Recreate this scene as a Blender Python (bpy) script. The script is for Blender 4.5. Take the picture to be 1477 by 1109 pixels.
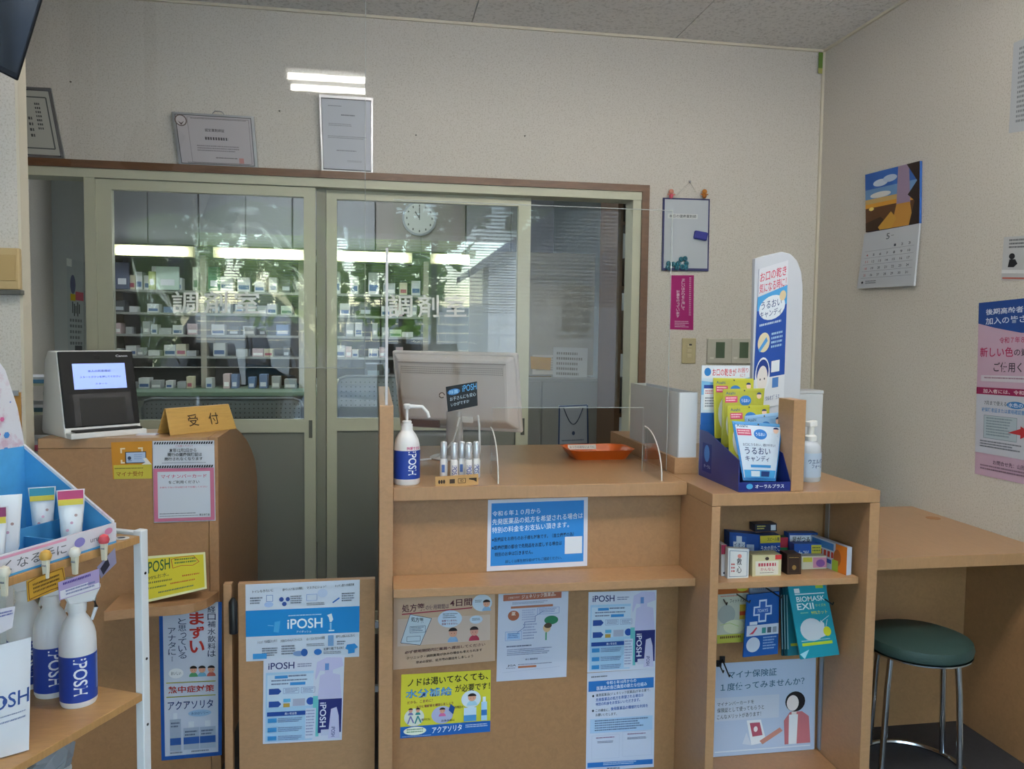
import bpy, bmesh, math, random
from mathutils import Vector as V, Matrix
R = math.radians
SC = bpy.context.scene
COL = SC.collection
for o in list(bpy.data.objects): bpy.data.objects.remove(o)

# ---------------------------------------------------------------- camera
F, YAW, PIT, ROL, H = 1170.0, 0.1675, 0.0619, -0.0128, 1.40
_f = V((math.sin(YAW)*math.cos(PIT), math.cos(YAW)*math.cos(PIT), -math.sin(PIT)))
_r = V((math.cos(YAW), -math.sin(YAW), 0)); _d = _f.cross(_r)
RT = math.cos(ROL)*_r + math.sin(ROL)*_d
DN = -math.sin(ROL)*_r + math.cos(ROL)*_d
CAM = V((0, 0, H))
cd = bpy.data.cameras.new('camera'); cam = bpy.data.objects.new('camera', cd); COL.objects.link(cam)
cd.sensor_width = 36; cd.lens = 36*F/1477; cd.clip_start = 0.02; cd.clip_end = 300
cam.matrix_world = Matrix(((RT.x, -DN.x, -_f.x, 0), (RT.y, -DN.y, -_f.y, 0), (RT.z, -DN.z, -_f.z, H), (0, 0, 0, 1)))
SC.camera = cam

def at(px, py, x=None, y=None, z=None):
    """photo pixel -> point on the plane x=, y= or z="""
    d = RT*((px-738.5)/F) + DN*((py-554.5)/F) + _f
    if x is not None: t = x/d.x
    elif y is not None: t = y/d.y
    else: t = (z-H)/d.z
    return CAM + d*t

# ---------------------------------------------------------------- sky, sun, exposure
SC.view_settings.view_transform = 'Standard'; SC.view_settings.look = 'None'
SC.view_settings.gamma = 1.0; SC.view_settings.use_curve_mapping = False
SC.view_settings.exposure = 0.14
w = bpy.data.worlds.new('world'); SC.world = w; w.use_nodes = True
nt = w.node_tree; bg = nt.nodes['Background']
sky = nt.nodes.new('ShaderNodeTexSky'); sky.sky_type = 'NISHITA'; sky.sun_disc = False
sky.sun_elevation = R(52); sky.sun_rotation = R(200); sky.air_density = 1.2; sky.dust_density = 0.6
nt.links.new(sky.outputs[0], bg.inputs[0]); bg.inputs[1].default_value = 1.3
sl = bpy.data.lights.new('sun', 'SUN'); sl.energy = 8.0; sl.angle = R(0.6); sl.color = (1, .98, .95)
so = bpy.data.objects.new('sun', sl); COL.objects.link(so); so.rotation_euler = (R(-40), 0, R(-20))

# ---------------------------------------------------------------- materials
def lin(h):
    if not isinstance(h, str): return tuple(h)
    h = h.lstrip('#'); c = [int(h[i:i+2], 16)/255 for i in (0, 2, 4)]
    return tuple(x/12.92 if x <= .04045 else ((x+.055)/1.055)**2.4 for x in c)
MATS = {}
def mat(name, col, rough=.5, metal=0, spec=.5, emit=0, alpha=1, bump=None, speck=None, trans=0, coat=0):
    """procedural principled material; speck=(scale, amount[, hex]) noise colour, bump=(scale, strength)"""
    if name in MATS: return MATS[name]
    m = bpy.data.materials.new(name); m.use_nodes = True; n = m.node_tree.nodes; l = m.node_tree.links
    p = n['Principled BSDF']; c = lin(col)
    p.inputs['Base Color'].default_value = (*c, 1); p.inputs['Roughness'].default_value = rough
    p.inputs['Metallic'].default_value = metal; p.inputs['Specular IOR Level'].default_value = spec
    p.inputs['Alpha'].default_value = alpha; p.inputs['Transmission Weight'].default_value = trans
    p.inputs['Coat Weight'].default_value = coat
    if emit:
        p.inputs['Emission Color'].default_value = (*c, 1); p.inputs['Emission Strength'].default_value = emit
    tc = n.new('ShaderNodeTexCoord')
    if speck:
        nz = n.new('ShaderNodeTexNoise'); nz.inputs['Scale'].default_value = speck[0]; nz.inputs['Detail'].default_value = 6
        nz.inputs['Roughness'].default_value = .65
        l.new(tc.outputs['Object'], nz.inputs['Vector'])
        rp = n.new('ShaderNodeValToRGB'); a = speck[1]
        lo = lin(speck[2]) if len(speck) > 2 else tuple(x*(1-a) for x in c)
        hi = c if len(speck) > 2 else tuple(min(1, x*(1+a)) for x in c)
        rp.color_ramp.elements[0].color = (*lo, 1); rp.color_ramp.elements[1].color = (*hi, 1)
        rp.color_ramp.elements[0].position = .36 if len(speck) > 2 else .3; rp.color_ramp.elements[1].position = .5 if len(speck) > 2 else .7
        l.new(nz.outputs[0], rp.inputs[0]); l.new(rp.outputs[0], p.inputs['Base Color'])
    if bump:
        nz = n.new('ShaderNodeTexNoise'); nz.inputs['Scale'].default_value = bump[0]; nz.inputs['Detail'].default_value = 4
        l.new(tc.outputs['Object'], nz.inputs['Vector'])
        b = n.new('ShaderNodeBump'); b.inputs['Strength'].default_value = bump[1]; b.inputs['Distance'].default_value = .002
        l.new(nz.outputs[0], b.inputs['Height']); l.new(b.outputs[0], p.inputs['Normal'])
    MATS[name] = m
    return m
def glassmat(name, tint=(1, 1, 1), gloss=.02, ior=1.5, boost=1.0):
    """thin sheet: fresnel mix of clear transmission and mirror reflection"""
    if name in MATS: return MATS[name]
    m = bpy.data.materials.new(name); m.use_nodes = True; n = m.node_tree.nodes; l = m.node_tree.links
    n.remove(n['Principled BSDF']); out = n['Material Output']
    fr = n.new('ShaderNodeFresnel'); fr.inputs[0].default_value = ior
    mu = n.new('ShaderNodeMath'); mu.operation = 'MULTIPLY'; mu.inputs[1].default_value = boost; mu.use_clamp = True
    tr = n.new('ShaderNodeBsdfTransparent'); tr.inputs[0].default_value = (*tint, 1)
    gl = n.new('ShaderNodeBsdfGlossy'); gl.inputs['Roughness'].default_value = gloss
    mx = n.new('ShaderNodeMixShader')
    l.new(fr.outputs[0], mu.inputs[0]); l.new(mu.outputs[0], mx.inputs[0]); l.new(tr.outputs[0], mx.inputs[1]); l.new(gl.outputs[0], mx.inputs[2]); l.new(mx.outputs[0], out.inputs[0])
    MATS[name] = m; return m
def ink(c, rough=.55):
    key = 'ink_'+(c if isinstance(c, str) else str(c))
    return mat(key, c, rough, spec=.3)
def woodmat(name, col, streak=(1, 1, 1), amt=.10, sc=18, rough=.38):
    if name in MATS: return MATS[name]
    m = mat(name, col, rough); n = m.node_tree.nodes; l = m.node_tree.links; p = n['Principled BSDF']; c = lin(col)
    tc = n.new('ShaderNodeTexCoord'); mp = n.new('ShaderNodeMapping'); mp.inputs['Scale'].default_value = streak
    l.new(tc.outputs['Object'], mp.inputs[0])
    acc = None
    nz = n.new('ShaderNodeTexNoise'); nz.inputs['Scale'].default_value = sc; nz.inputs['Detail'].default_value = 8; nz.inputs['Roughness'].default_value = .7
    nz.inputs['Distortion'].default_value = 1.2
    l.new(mp.outputs[0], nz.inputs['Vector'])
    rp = n.new('ShaderNodeValToRGB')
    rp.color_ramp.elements[0].color = (*[x*(1-amt*1.4) for x in c], 1); rp.color_ramp.elements[1].color = (*[min(1, x*(1+amt)) for x in c], 1)
    rp.color_ramp.elements[0].position = .3; rp.color_ramp.elements[1].position = .7
    l.new(nz.outputs[0], rp.inputs[0]); l.new(rp.outputs[0], p.inputs['Base Color'])
    return m
WALL = mat('wallpaper', '#d3cec6', .85, spec=.2, speck=(170, .3, '#bdb6ab'), bump=(200, .15))
CEIL = mat('ceiling_board', '#eceae6', .9, spec=.1, speck=(70, .3, '#cfcdc8'), bump=(80, .2))
FLOOR = mat('floor_vinyl', '#36363a', .6, speck=(40, .15))
WOOD = woodmat('maple_laminate', '#a57c56', (1, 1, 1), .09, 45)
WOODT = woodmat('maple_laminate_top', '#ad8660', (3, .6, 1), .07, 20, .28)
WOODE = woodmat('maple_edge', '#b08862', (1, 1, 2), .08, 40, .4)
SHELFW = woodmat('oak_shelf', '#b48a58', (1.5, 9, 1), .12, 10, .35)
BROWN = woodmat('brown_trim_wood', '#6d4c34', (1, 1, 6), .2, 9, .4)
CREAM = mat('cream_aluminium', '#c3c4ae', .4, spec=.4)
GREYP = mat('grey_panel', '#7f8078', .5)
WHITE = mat('white_plastic', '#e9e8e6', .35)
WHITEM = mat('white_metal', '#dfe3e6', .35)
BLACK = mat('black_plastic', '#121316', .35)
CHROME = mat('chrome', '#c8ccd0', .15, metal=1)
STEEL = mat('aluminium_frame', '#a8a9ae', .3, metal=.8)
PAPER = mat('paper_white', '#dfe2ea', .7, spec=.2)
GLASS = glassmat('door_glass', (.96, .98, .97), .015, 1.5, 1.6)
ACRYL = glassmat('acrylic_clear', (.98, .985, .985), .02, 1.45, .5)
ACEDGE = mat('acrylic_edge', '#d6dcda', .25, alpha=.55)
VINYL = glassmat('vinyl_sheet', (.97, .975, .97), .03, 1.5, 1.1)

# ---------------------------------------------------------------- mesh builder
class MB:
    def __init__(s): s.v = []; s.f = []
    def add(s, vs, fs):
        b = len(s.v); s.v += [V(p) for p in vs]; s.f += [[i+b for i in f] for f in fs]; return s
    def box(s, x0, x1, y0, y1, z0, z1, M=None):
        vs = [V((x, y, z)) for z in (z0, z1) for y in (y0, y1) for x in (x0, x1)]
        if M: vs = [M @ p for p in vs]
        return s.add(vs, [(0, 2, 3, 1), (4, 5, 7, 6), (0, 1, 5, 4), (2, 6, 7, 3), (0, 4, 6, 2), (1, 3, 7, 5)])
    def hexa(s, q0, q1):
        return s.add(list(q0)+list(q1), [(3, 2, 1, 0), (4, 5, 6, 7), (0, 1, 5, 4), (1, 2, 6, 5), (2, 3, 7, 6), (3, 0, 4, 7)])
    def prism(s, poly, a, b, axis='z'):
        """poly 2d extruded from a to b: axis z -> (x,y), y -> (x,z), x -> (y,z)"""
        f = {'z': lambda p, t: (p[0], p[1], t), 'y': lambda p, t: (p[0], t, p[1]), 'x': lambda p, t: (t, p[0], p[1])}[axis]
        n = len(poly)
        return s.add([f(p, a) for p in poly]+[f(p, b) for p in poly],
                     [list(range(n))[::-1], list(range(n, 2*n))]+[[i, (i+1) % n, n+(i+1) % n, n+i] for i in range(n)])
    def lathe(s, prof, c=(0, 0, 0), n=20, sx=1, sy=1):
        c = V(c); k = len(prof); vs = []
        for r, z in prof:
            for i in range(n):
                a = 2*math.pi*i/n; vs.append(c+V((r*math.cos(a)*sx, r*math.sin(a)*sy, z)))
        fs = [[j*n+i, j*n+(i+1) % n, (j+1)*n+(i+1) % n, (j+1)*n+i] for j in range(k-1) for i in range(n)]
        fs += [list(range(n))[::-1], [(k-1)*n+i for i in range(n)]]
        return s.add(vs, fs)
    def tube(s, pts, r, n=8, closed=False):
        pts = [V(p) for p in pts]; k = len(pts); vs = []; up = V((0, 0, 1))
        for i, p in enumerate(pts):
            a = pts[(i-1) % k] if (i or closed) else p; b = pts[(i+1) % k] if (i < k-1 or closed) else p
            t = (b-a).normalized(); u = t.cross(up)
            if u.length < .05: u = t.cross(V((1, 0, 0)))
            u.normalize(); q = t.cross(u)
            rr = r[i] if isinstance(r, (list, tuple)) else r
            for j in range(n):
                g = 2*math.pi*j/n; vs.append(p+(u*math.cos(g)+q*math.sin(g))*rr)
        fs = [[i*n+j, i*n+(j+1) % n, ((i+1) % k)*n+(j+1) % n, ((i+1) % k)*n+j] for i in range(k if closed else k-1) for j in range(n)]
        if not closed: fs += [list(range(n))[::-1], [(k-1)*n+j for j in range(n)]]
        return s.add(vs, fs)
    def ball(s, c, r, n=12, m=8, sx=1, sy=1, sz=1):
        return s.lathe([(max(1e-4, r*math.sin(math.pi*i/m)), -r*math.cos(math.pi*i/m)*sz) for i in range(m+1)], c, n, sx, sy)
    def grid(s, fn, nu, nv):
        b = [fn(i/nu, j/nv) for j in range(nv+1) for i in range(nu+1)]
        return s.add(b, [[j*(nu+1)+i, (j+1)*(nu+1)+i, (j+1)*(nu+1)+i+1, j*(nu+1)+i+1] for j in range(nv) for i in range(nu)])
    def build(s, name, m, parent=None, bevel=0, smooth=False, shift=None, fix=True):
        me = bpy.data.meshes.new(name); sh = V(shift) if shift is not None else V((0, 0, 0))
        me.from_pydata([tuple(p-sh) for p in s.v], [], s.f); me.update()
        if fix:
            bm = bmesh.new(); bm.from_mesh(me); bmesh.ops.recalc_face_normals(bm, faces=bm.faces); bm.to_mesh(me); bm.free()
        me.materials.append(m); o = bpy.data.objects.new(name, me); COL.objects.link(o)
        if parent is not None: o.parent = parent
        if smooth:
            for p in me.polygons: p.use_smooth = True
            try: me.set_sharp_from_angle(angle=R(40))
            except Exception: pass
        if bevel:
            b = o.modifiers.new('bevel', 'BEVEL'); b.width = bevel; b.segments = 2; b.limit_method = 'ANGLE'; b.angle_limit = R(40)
        return o
def tag(o, label, cat, group=None):
    o['label'] = label; o['category'] = cat
    if group: o['group'] = group
    return o
def struct(o): o['kind'] = 'structure'; return o
def thing(name, label, cat, loc=(0, 0, 0), rz=0, group=None):
    o = bpy.data.objects.new(name, None); COL.objects.link(o); o.empty_display_size = .05
    o.location = loc; o.rotation_euler = (0, 0, rz); return tag(o, label, cat, group)
def dup(root, loc, rz=0, label=None, group=None):
    def cp(o, par):
        c = o.copy(); COL.objects.link(c); c.parent = par
        for ch in KIDS(o): cp(ch, c)
        return c
    r = cp(root, None); r.location = loc; r.rotation_euler = (0, 0, rz)
    if label: r['label'] = label
    if group: r['group'] = group
    return r
def KIDS(o): return [c for c in bpy.data.objects if c.parent == o]

# ---------------------------------------------------------------- text
TXT = {}
def textmesh(s, bold=0.0, res=3):
    k = (s, bold)
    if k in TXT: return TXT[k]
    c = bpy.data.curves.new('t', 'FONT'); c.body = s; c.resolution_u = res; c.offset = bold; c.fill_mode = 'FRONT'
    o = bpy.data.objects.new('t', c); COL.objects.link(o)
    me = bpy.data.meshes.new_from_object(o.evaluated_get(bpy.context.evaluated_depsgraph_get()))
    vs = [v.co.copy() for v in me.vertices]; fs = [list(p.vertices) for p in me.polygons]
    bpy.data.objects.remove(o); bpy.data.curves.remove(c); bpy.data.meshes.remove(me)
    if not vs: TXT[k] = ([], [], 1); return TXT[k]
    x0 = min(v.x for v in vs); x1 = max(v.x for v in vs); y0 = min(v.y for v in vs); y1 = max(v.y for v in vs)
    W = max(x1-x0, 1e-6); Hh = max(y1-y0, 1e-6)
    TXT[k] = ([((v.x-x0)/W, (y1-v.y)/Hh) for v in vs], fs, W/Hh)
    return TXT[k]

class Sheet:
    """a printed sheet, carton face or pouch: four world corners TL,TR,BR,BL; prints laid on it in u (right), v (down)"""
    def __init__(s, name, label, cat, q, color='#dfe2ea', thick=.0008, bulge=0, group=None, rough=.6, m=None, root=None, bevel=0, curl=None):
        s.q = [V(p) for p in q]; s.n = (s.q[3]-s.q[0]).cross(s.q[1]-s.q[0]).normalized()
        c = sum(s.q, V((0, 0, 0)))/4
        s.q[2] = s.q[2]-s.n*((s.q[2]-s.q[0]).dot(s.n))
        if s.n.dot(CAM-c) < 0: s.n = -s.n
        s.b = bulge; s.c = c; s.layer = 0; s.inks = {}; s.curl = curl
        mb = MB(); m = m or mat('sheet_'+str(color)+str(rough), color, rough, spec=.3)
        if bulge or curl:
            mb.grid(lambda u, v: s.P(u, v, 0), 10, 10)
            mb.grid(lambda u, v: s.P(u, v, 0)-s.n*(thick+(2*s.bb(u, v) if bulge else 0)), 10, 10)
            e = [(i/10, 0) for i in range(11)]+[(1, i/10) for i in range(1, 11)]+[(1-i/10, 1) for i in range(1, 11)]+[(0, 1-i/10) for i in range(1, 10)]
            vs = [s.P(u, v, 0) for u, v in e]+[s.P(u, v, 0)-s.n*thick for u, v in e]; k = len(e)
            mb.add(vs, [[i, (i+1) % k, k+(i+1) % k, k+i] for i in range(k)])
        else:
            mb.hexa([p for p in s.q], [p-s.n*thick for p in s.q])
        if root is None:
            s.o = mb.build(name, m, None, bevel, bool(bulge or curl), shift=c); s.o.location = c; tag(s.o, label, cat, group); s.sh = c
        else:
            s.sh = V(root.location); s.o = mb.build(name, m, root, bevel, bool(bulge), shift=s.sh)
    def bb(s, u, v): return s.b*(max(0, math.sin(math.pi*min(1, max(0, u))))**.6)*(max(0, math.sin(math.pi*min(1, max(0, v))))**.6)
    def P(s, u, v, off):
        a, b, c, d = s.q
        p = (a*(1-u)+b*u)*(1-v)+(d*(1-u)+c*u)*v
        k = off
        if s.b: k += s.bb(u, v)
        if s.curl: k += s.curl(u, v)
        return p+s.n*k
    def _ink(s, c, kind):
        s.layer += 1
        return s.inks.setdefault((c, kind), MB()), .0003+s.layer*.00007
    def poly(s, pts, c, kind='printed_picture'):
        mb, k = s._ink(c, kind); mb.add([s.P(u, v, k) for u, v in pts], [list(range(len(pts)))]); return s
    def rect(s, u0, v0, u1, v1, c):
        if s.b or s.curl:
            mb, k = s._ink(c, 'printed_picture'); mb.grid(lambda a, b: s.P(u0+(u1-u0)*a, v0+(v1-v0)*b, k), 8, 8); return s
        return s.poly([(u0, v0), (u1, v0), (u1, v1), (u0, v1)], c)
    def ell(s, u, v, ru, rv, c, n=20, a0=0, a1=360):
        pts = [(u+ru*math.cos(R(a0+(a1-a0)*i/n)), v+rv*math.sin(R(a0+(a1-a0)*i/n))) for i in range(n+(a1-a0 < 360))]
        if s.b or s.curl:
            mb, k = s._ink(c, 'printed_picture'); N = len(pts)
            mb.add([s.P(u, v, k)]+[s.P(u+(x-u)*.5, v+(y-v)*.5, k) for x, y in pts]+[s.P(x, y, k) for x, y in pts],
                   [[0, 1+i, 1+(i+1) % N] for i in range(N)]+[[1+i, 1+N+i, 1+N+(i+1) % N, 1+(i+1) % N] for i in range(N)]); return s
        return s.poly(pts, c)
    def line(s, pts, w, c):
        """polyline, w as fraction of the sheet's width"""
        mb, k = s._ink(c, 'printed_picture'); asp = (s.q[1]-s.q[0]).length/max(1e-6, (s.q[3]-s.q[0]).length)
        for (a, b), (e, f) in zip(pts, pts[1:]):
            dx, dy = e-a, (f-b)/asp; L = math.hypot(dx, dy) or 1; nx, ny = -dy/L*w/2, dx/L*w/2*asp
            mb.add([s.P(a+nx, b+ny, k), s.P(e+nx, f+ny, k), s.P(e-nx, f-ny, k), s.P(a-nx, b-ny, k)], [(0, 1, 2, 3)])
        return s
    def frame(s, u0, v0, u1, v1, w, c): return s.line([(u0, v0), (u1, v0), (u1, v1), (u0, v1), (u0, v0)], w, c)
    def text(s, t, u0, v0, u1, v1, c='#26282e', bold=.01, slope=0):
        vs, fs, _ = textmesh(t, bold); mb, k = s._ink(c, 'lettering')
        mb.add([s.P(u0+(u1-u0)*a, v0+(v1-v0)*b+slope*a, k) for a, b in vs], fs); return s
    def vtext(s, t, u0, v0, u1, v1, c='#26282e', bold=.01):
        h = (v1-v0)/len(t)
        for i, ch in enumerate(t):
            if ch == ' ': continue
            a, b = (.28, .16) if ch in 'っゃゅょッ' else (0, .06)
            if ch == '…':
                for j in range(3): s.ell((u0+u1)/2, v0+h*(i+.25+.25*j), .1*(u1-u0), .06*h, c, 8)
                continue
            if ch == 'ー': s.rect((u0+u1)/2-.06*(u1-u0), v0+h*(i+.1), (u0+u1)/2+.06*(u1-u0), v0+h*(i+.9), c); continue
            s.text(ch, u0+(u1-u0)*a, v0+h*(i+b), u1, v0+h*(i+1-.06), c, bold)
        return s
    def rtext(s, t, u0, v0, u1, v1, c, bold=.01):
        """text turned a quarter clockwise, reading downwards"""
        vs, fs, _ = textmesh(t, bold); mb, k = s._ink(c, 'lettering')
        mb.add([s.P(u1-(u1-u0)*b, v0+(v1-v0)*a, k) for a, b in vs], fs); return s
    def rows(s, u0, v0, u1, v1, n, c='#70747e', seed=1, ragged=.25, fill=.5):
        """lines of print too small to read"""
        rd = random.Random(seed); mb, k = s._ink(c, 'fine_print'); h = (v1-v0)/n; dw = h*fill*.9*(s.q[3]-s.q[0]).length/max(1e-6, (s.q[1]-s.q[0]).length)
        for i in range(n):
            e = u1-(u1-u0)*rd.random()*ragged; u = u0; y = v0+h*i
            while u < e:
                wd = min(e-u, dw*rd.uniform(.7, 1.0)); 
                if wd <= 0: break
                mb.add([s.P(u, y, k), s.P(u+wd*.8, y, k), s.P(u+wd*.8, y+h*fill, k), s.P(u, y+h*fill, k)], [(0, 1, 2, 3)]); u += dw
        return s
    def done(s):
        for (c, kind), mb in s.inks.items():
            if not mb.v: continue
            if kind == 'printed_picture' and 1 < len(mb.f) <= 3 and not (s.b or s.curl):
                for f in mb.f: MB().add([mb.v[i] for i in f], [list(range(len(f)))]).build(kind, ink(c), s.o, shift=s.sh, fix=False)
                continue
            o = mb.build(kind, ink(c), s.o, shift=s.sh, fix=False)
            if kind == 'fine_print': o['kind'] = 'stuff'
        return s
def sheet(name, label, cat, px, plane, **k):
    """px: TL,TR,BR,BL photo pixels, each (x,y) on the plane or (x,y,{plane})"""
    return Sheet(name, label, cat, [at(p[0], p[1], **(p[2] if len(p) > 2 else plane)) for p in px], **k)
# ================================================================ the setting
YW, XRW, ZCE, YF, XL = 3.758, 2.165, 2.806, -1.5, -2.2
def B(name, m, *b, parent=None, bevel=0, st=False):
    mb = MB()
    for q in b: mb.box(*q)
    o = mb.build(name, m, parent, bevel)
    if st: struct(o)
    return o
B('floor', FLOOR, (XL-.3, XRW+.3, YF-.15, 6.3, -.1, 0), st=True)
ce = B('ceiling', CEIL, (XL-.1, XRW+.1, YF-.1, YW+.1, ZCE+.012, ZCE+.1), st=True)
pw, pd = .97, .49; tile = None
for j in range(11):
    y1 = YW-.002-j*pd; y0 = max(YF, y1-pd+.004)
    off = .43-6*pw+(pw/2 if j % 2 else 0)
    for i in range(9):
        x0 = max(XL, off+i*pw); x1 = min(XRW, off+(i+1)*pw-.004)
        if x1-x0 < .05 or y1-y0 < .05: continue
        MB().box(x0, x1, y0, y1, ZCE, ZCE+.0118).build('ceiling_panel', CEIL, ce)
# back wall: upper band, right part; big opening under the band
OX0, OX1, OZ1 = -2.0, 1.245, 2.08
wb = B('wall_back', WALL, (XL, XRW+.1, YW, YW+.12, OZ1, ZCE+.02), (OX1, XRW+.1, YW, YW+.12, 0, OZ1), st=True)
B('wall_right', WALL, (XRW, XRW+.1, YF-.1, YW+.12, 0, ZCE+.02), st=True)
B('wall_left', WALL, (XL-.1, XL, YF-.1, 6.2, 0, ZCE+.02), st=True)
B('wall_left_return', WALL, (XL, -1.03, 2.60, 2.66, 0, ZCE), st=True)
B('trim_1', mat('corner_bead', '#d9d2bf', .6), (XRW-.012, XRW, YW-.012, YW, 0, ZCE), st=True)
B('trim_2', mat('corner_bead', '#d9d2bf', .6), (XL, XRW, YW-.012, YW, ZCE-.012, ZCE-.0005), st=True)
B('trim_3', mat('corner_bead', '#d9d2bf', .6), (XRW-.012, XRW, YF, YW-.012, ZCE-.012, ZCE-.0005), st=True)
B('trim_4', mat('jamb_cream', '#d3cbb8', .6), (-1.03, -1.022, 2.602, 2.66, 0, ZCE), st=True)
fw = B('wall_front', WALL, (XL, XRW, YF-.12, YF, 0, .12), (XL, XRW, YF-.12, YF, 2.5, ZCE), (XL, -2.08, YF-.12, YF, .12, 2.5), (2.08, XRW, YF-.12, YF, .12, 2.5), st=True)
win = B('window_1', CREAM, *[(x-.03, x+.03, YF-.09, YF-.03, .12, 2.5) for x in (-2.05, -.7, .65, 2.05)], (-2.08, 2.08, YF-.09, YF-.03, .12, .18), (-2.08, 2.08, YF-.09, YF-.03, 2.44, 2.5), st=True)
for x0, x1 in ((-2.02, -.73), (-.67, .62), (.68, 2.02)):
    MB().box(x0, x1, YF-.064, YF-.058, .18, 2.44).build('pane', glassmat('window_glass', (.97, .99, .98), .0, 1.45, .6), win)
bl = thing('window_blind', 'white slatted blind hanging in the front shop window behind the viewer', 'blind', (0, YF+.05, 2.45))
MB().box(-2.02, 2.02, -.02, .02, -.03, .03).build('headrail', WHITEM, bl)
sm = MB().box(-2.0, 2.0, -.011, .011, -.0006, .0006)
for i in range(26):
    o = sm.build('slat', WHITEM, bl) if i == 0 else s0.copy()
    if i == 0: s0 = o
    else: COL.objects.link(o); o.parent = bl
    o.location = (0, 0, -.06-i*.03); o.rotation_euler = (R(20), 0, 0)
# brown wooden casing around the opening
B('trim_5', BROWN, (OX0, OX1+.035, YW-.03, YW+.002, OZ1, OZ1+.032), (OX1, OX1+.035, YW-.03, YW+.002, 0, OZ1), st=True)
# cream aluminium frame
B('trim_6', CREAM, (OX0, OX1, YW-.02, YW+.1, OZ1-.038, OZ1), (OX1-.04, OX1, YW-.015, YW+.1, 0, OZ1-.038), (-1.222, -1.178, YW-.015, YW+.1, 0, OZ1-.038), (OX0, OX1, YW-.01, YW+.1, 0, .025), st=True)
B('trim_7', mat('cream_dark', '#8d8e80', .5), (-.262, -.222, YW+.03, YW+.09, .025, OZ1-.038), st=True)
def leaf(n, x0, x1, y, sl, sr, chars, gtop):
    d = struct(MB().box(x0, x0+sl, y, y+.035, .025, OZ1-.04).box(x1-sr, x1, y, y+.035, .025, OZ1-.04).box(x0+sl, x1-sr, y, y+.035, gtop, OZ1-.04)
        .box(x0+sl, x1-sr, y, y+.035, .945, 1.003).box(x0+sl, x1-sr, y, y+.035, .025, .09).build('door_%d' % n, CREAM))
    MB().box(x0+sl, x1-sr, y+.012, y+.022, .09, .945).build('lower_panel', GREYP, d)
    g = MB().box(x0+sl, x1-sr, y+.014, y+.019, 1.003, gtop).build('pane', GLASS, d)
    mb = MB()
    for ch, px0, py0, px1, py1 in chars:
        vs, fs, _ = textmesh(ch, .013, 4)
        a = at(px0, py0, y=y+.013); b = at(px1, py0, y=y+.013); c = at(px0, py1, y=y+.013)
        mb.add([a+(b-a)*u+(c-a)*v for u, v in vs], fs)
    mb.build('lettering', mat('white_vinyl_letters', '#fbfcfa', .6), g, fix=False)
    MB().box((x1-sr*.6), (x1-sr*.3), y-.006, y, .92, 1.0).build('pull', mat('dark_pull', '#55564e', .4), d)
leaf(1, -1.178, -.265, YW-.005, .062, .05, [('調', 248, 420, 286, 452), ('剤', 294, 420, 328, 452), ('室', 338, 420, 374, 452)], 1.997)
leaf(2, -.219, .722, YW+.038, .046, .06, [('調', 560, 425, 595, 458), ('剤', 602, 425, 633, 458), ('室', 641, 425, 673, 457)], 2.0)

# ---------------------------------------------------------------- ceiling lamp of the waiting room
def tubelamp(name, label, loc, L, n, gap, e, rz=0, col='#fffaf0', w=.16, group=None):
    t = thing(name, label, 'ceiling lamp', loc, rz, group)
    MB().box(-L/2-.04, L/2+.04, -w, w, -.03, 0).build('housing', WHITEM, t, .006)
    for i in range(n):
        y = (i-(n-1)/2)*gap
        MB().tube([(-L/2, y, -.055), (L/2, y, -.055)], .016, 10).build('tube', mat('lamp_tube_%g' % e, col, .4, emit=e), t, smooth=True)
        for sx in (-1, 1): MB().box(sx*(L/2+.012)-.012, sx*(L/2+.012)+.012, y-.02, y+.02, -.075, -.03).build('socket', WHITEM, t)
    return t
tubelamp('ceiling_lamp', 'white twin tube fluorescent lamp on the waiting room ceiling', (.14, 1.27, ZCE), 1.2, 2, .2, 46)
tubelamp('ceiling_lamp', 'unseen white twin tube fluorescent lamp added to brighten the right wall', (1.5, 1.27, ZCE), 1.1, 2, .2, 46)  # added lamp, out of view, lifts the light on the right wall
# ---------------------------------------------------------------- outside, seen only as reflections
B('ground', mat('asphalt', '#a0a2a4', .9, speck=(8, .15)), (-40, 40, -45, YF-.12, -.2, -.15), st=True)
hs = thing('house', 'white weatherboard house across the street mirrored in the glass', 'house', (4.6, -9, -.15))
SID = mat('siding', '#e6e6ea', .7)
MB().prism([(-2.3, 0), (2.3, 0), (2.3, 3.0), (0, 4.65), (-2.3, 3.0)], -3.5, 0, 'y').build('wall', SID, hs)
for i in range(14): MB().box(-2.31, 2.31, 0, .02, .1+i*.205, .27+i*.205).build('board', SID, hs)
MB().prism([(-2.6, 2.78), (0, 4.66), (2.6, 2.78), (2.6, 2.93), (0, 4.84), (-2.6, 2.93)], -3.7, .3, 'y').build('roof', mat('roof_grey', '#8f939c', .7), hs)
for x in (-1.1, 1.0):
    f = MB().box(x-.33, x+.33, .02, .07, 1.55, 2.5).build('window', WHITEM, hs)
    for i in range(6): MB().box(x-.26, x+.26, .07, .085, 1.62+i*.14, 1.72+i*.14).build('shutter_slat', mat('shutter', '#6a717c', .5), f)
hs2 = thing('garage', 'pale grey garage beside the street mirrored in the glass', 'building', (-7.5, -14, -.15))
MB().box(-3, 2.2, -4, 0, 0, 2.9).build('wall', mat('garage', '#b9bcc4', .7), hs2)
MB().box(-3.2, 2.4, -4.2, .3, 2.9, 3.1).build('roof', mat('roof_grey', '#6b6f78', .7), hs2)
MB().box(-2.2, 1.2, 0, .05, 0, 2.3).build('shutter', mat('shutter', '#8a919c', .5), hs2)
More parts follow.
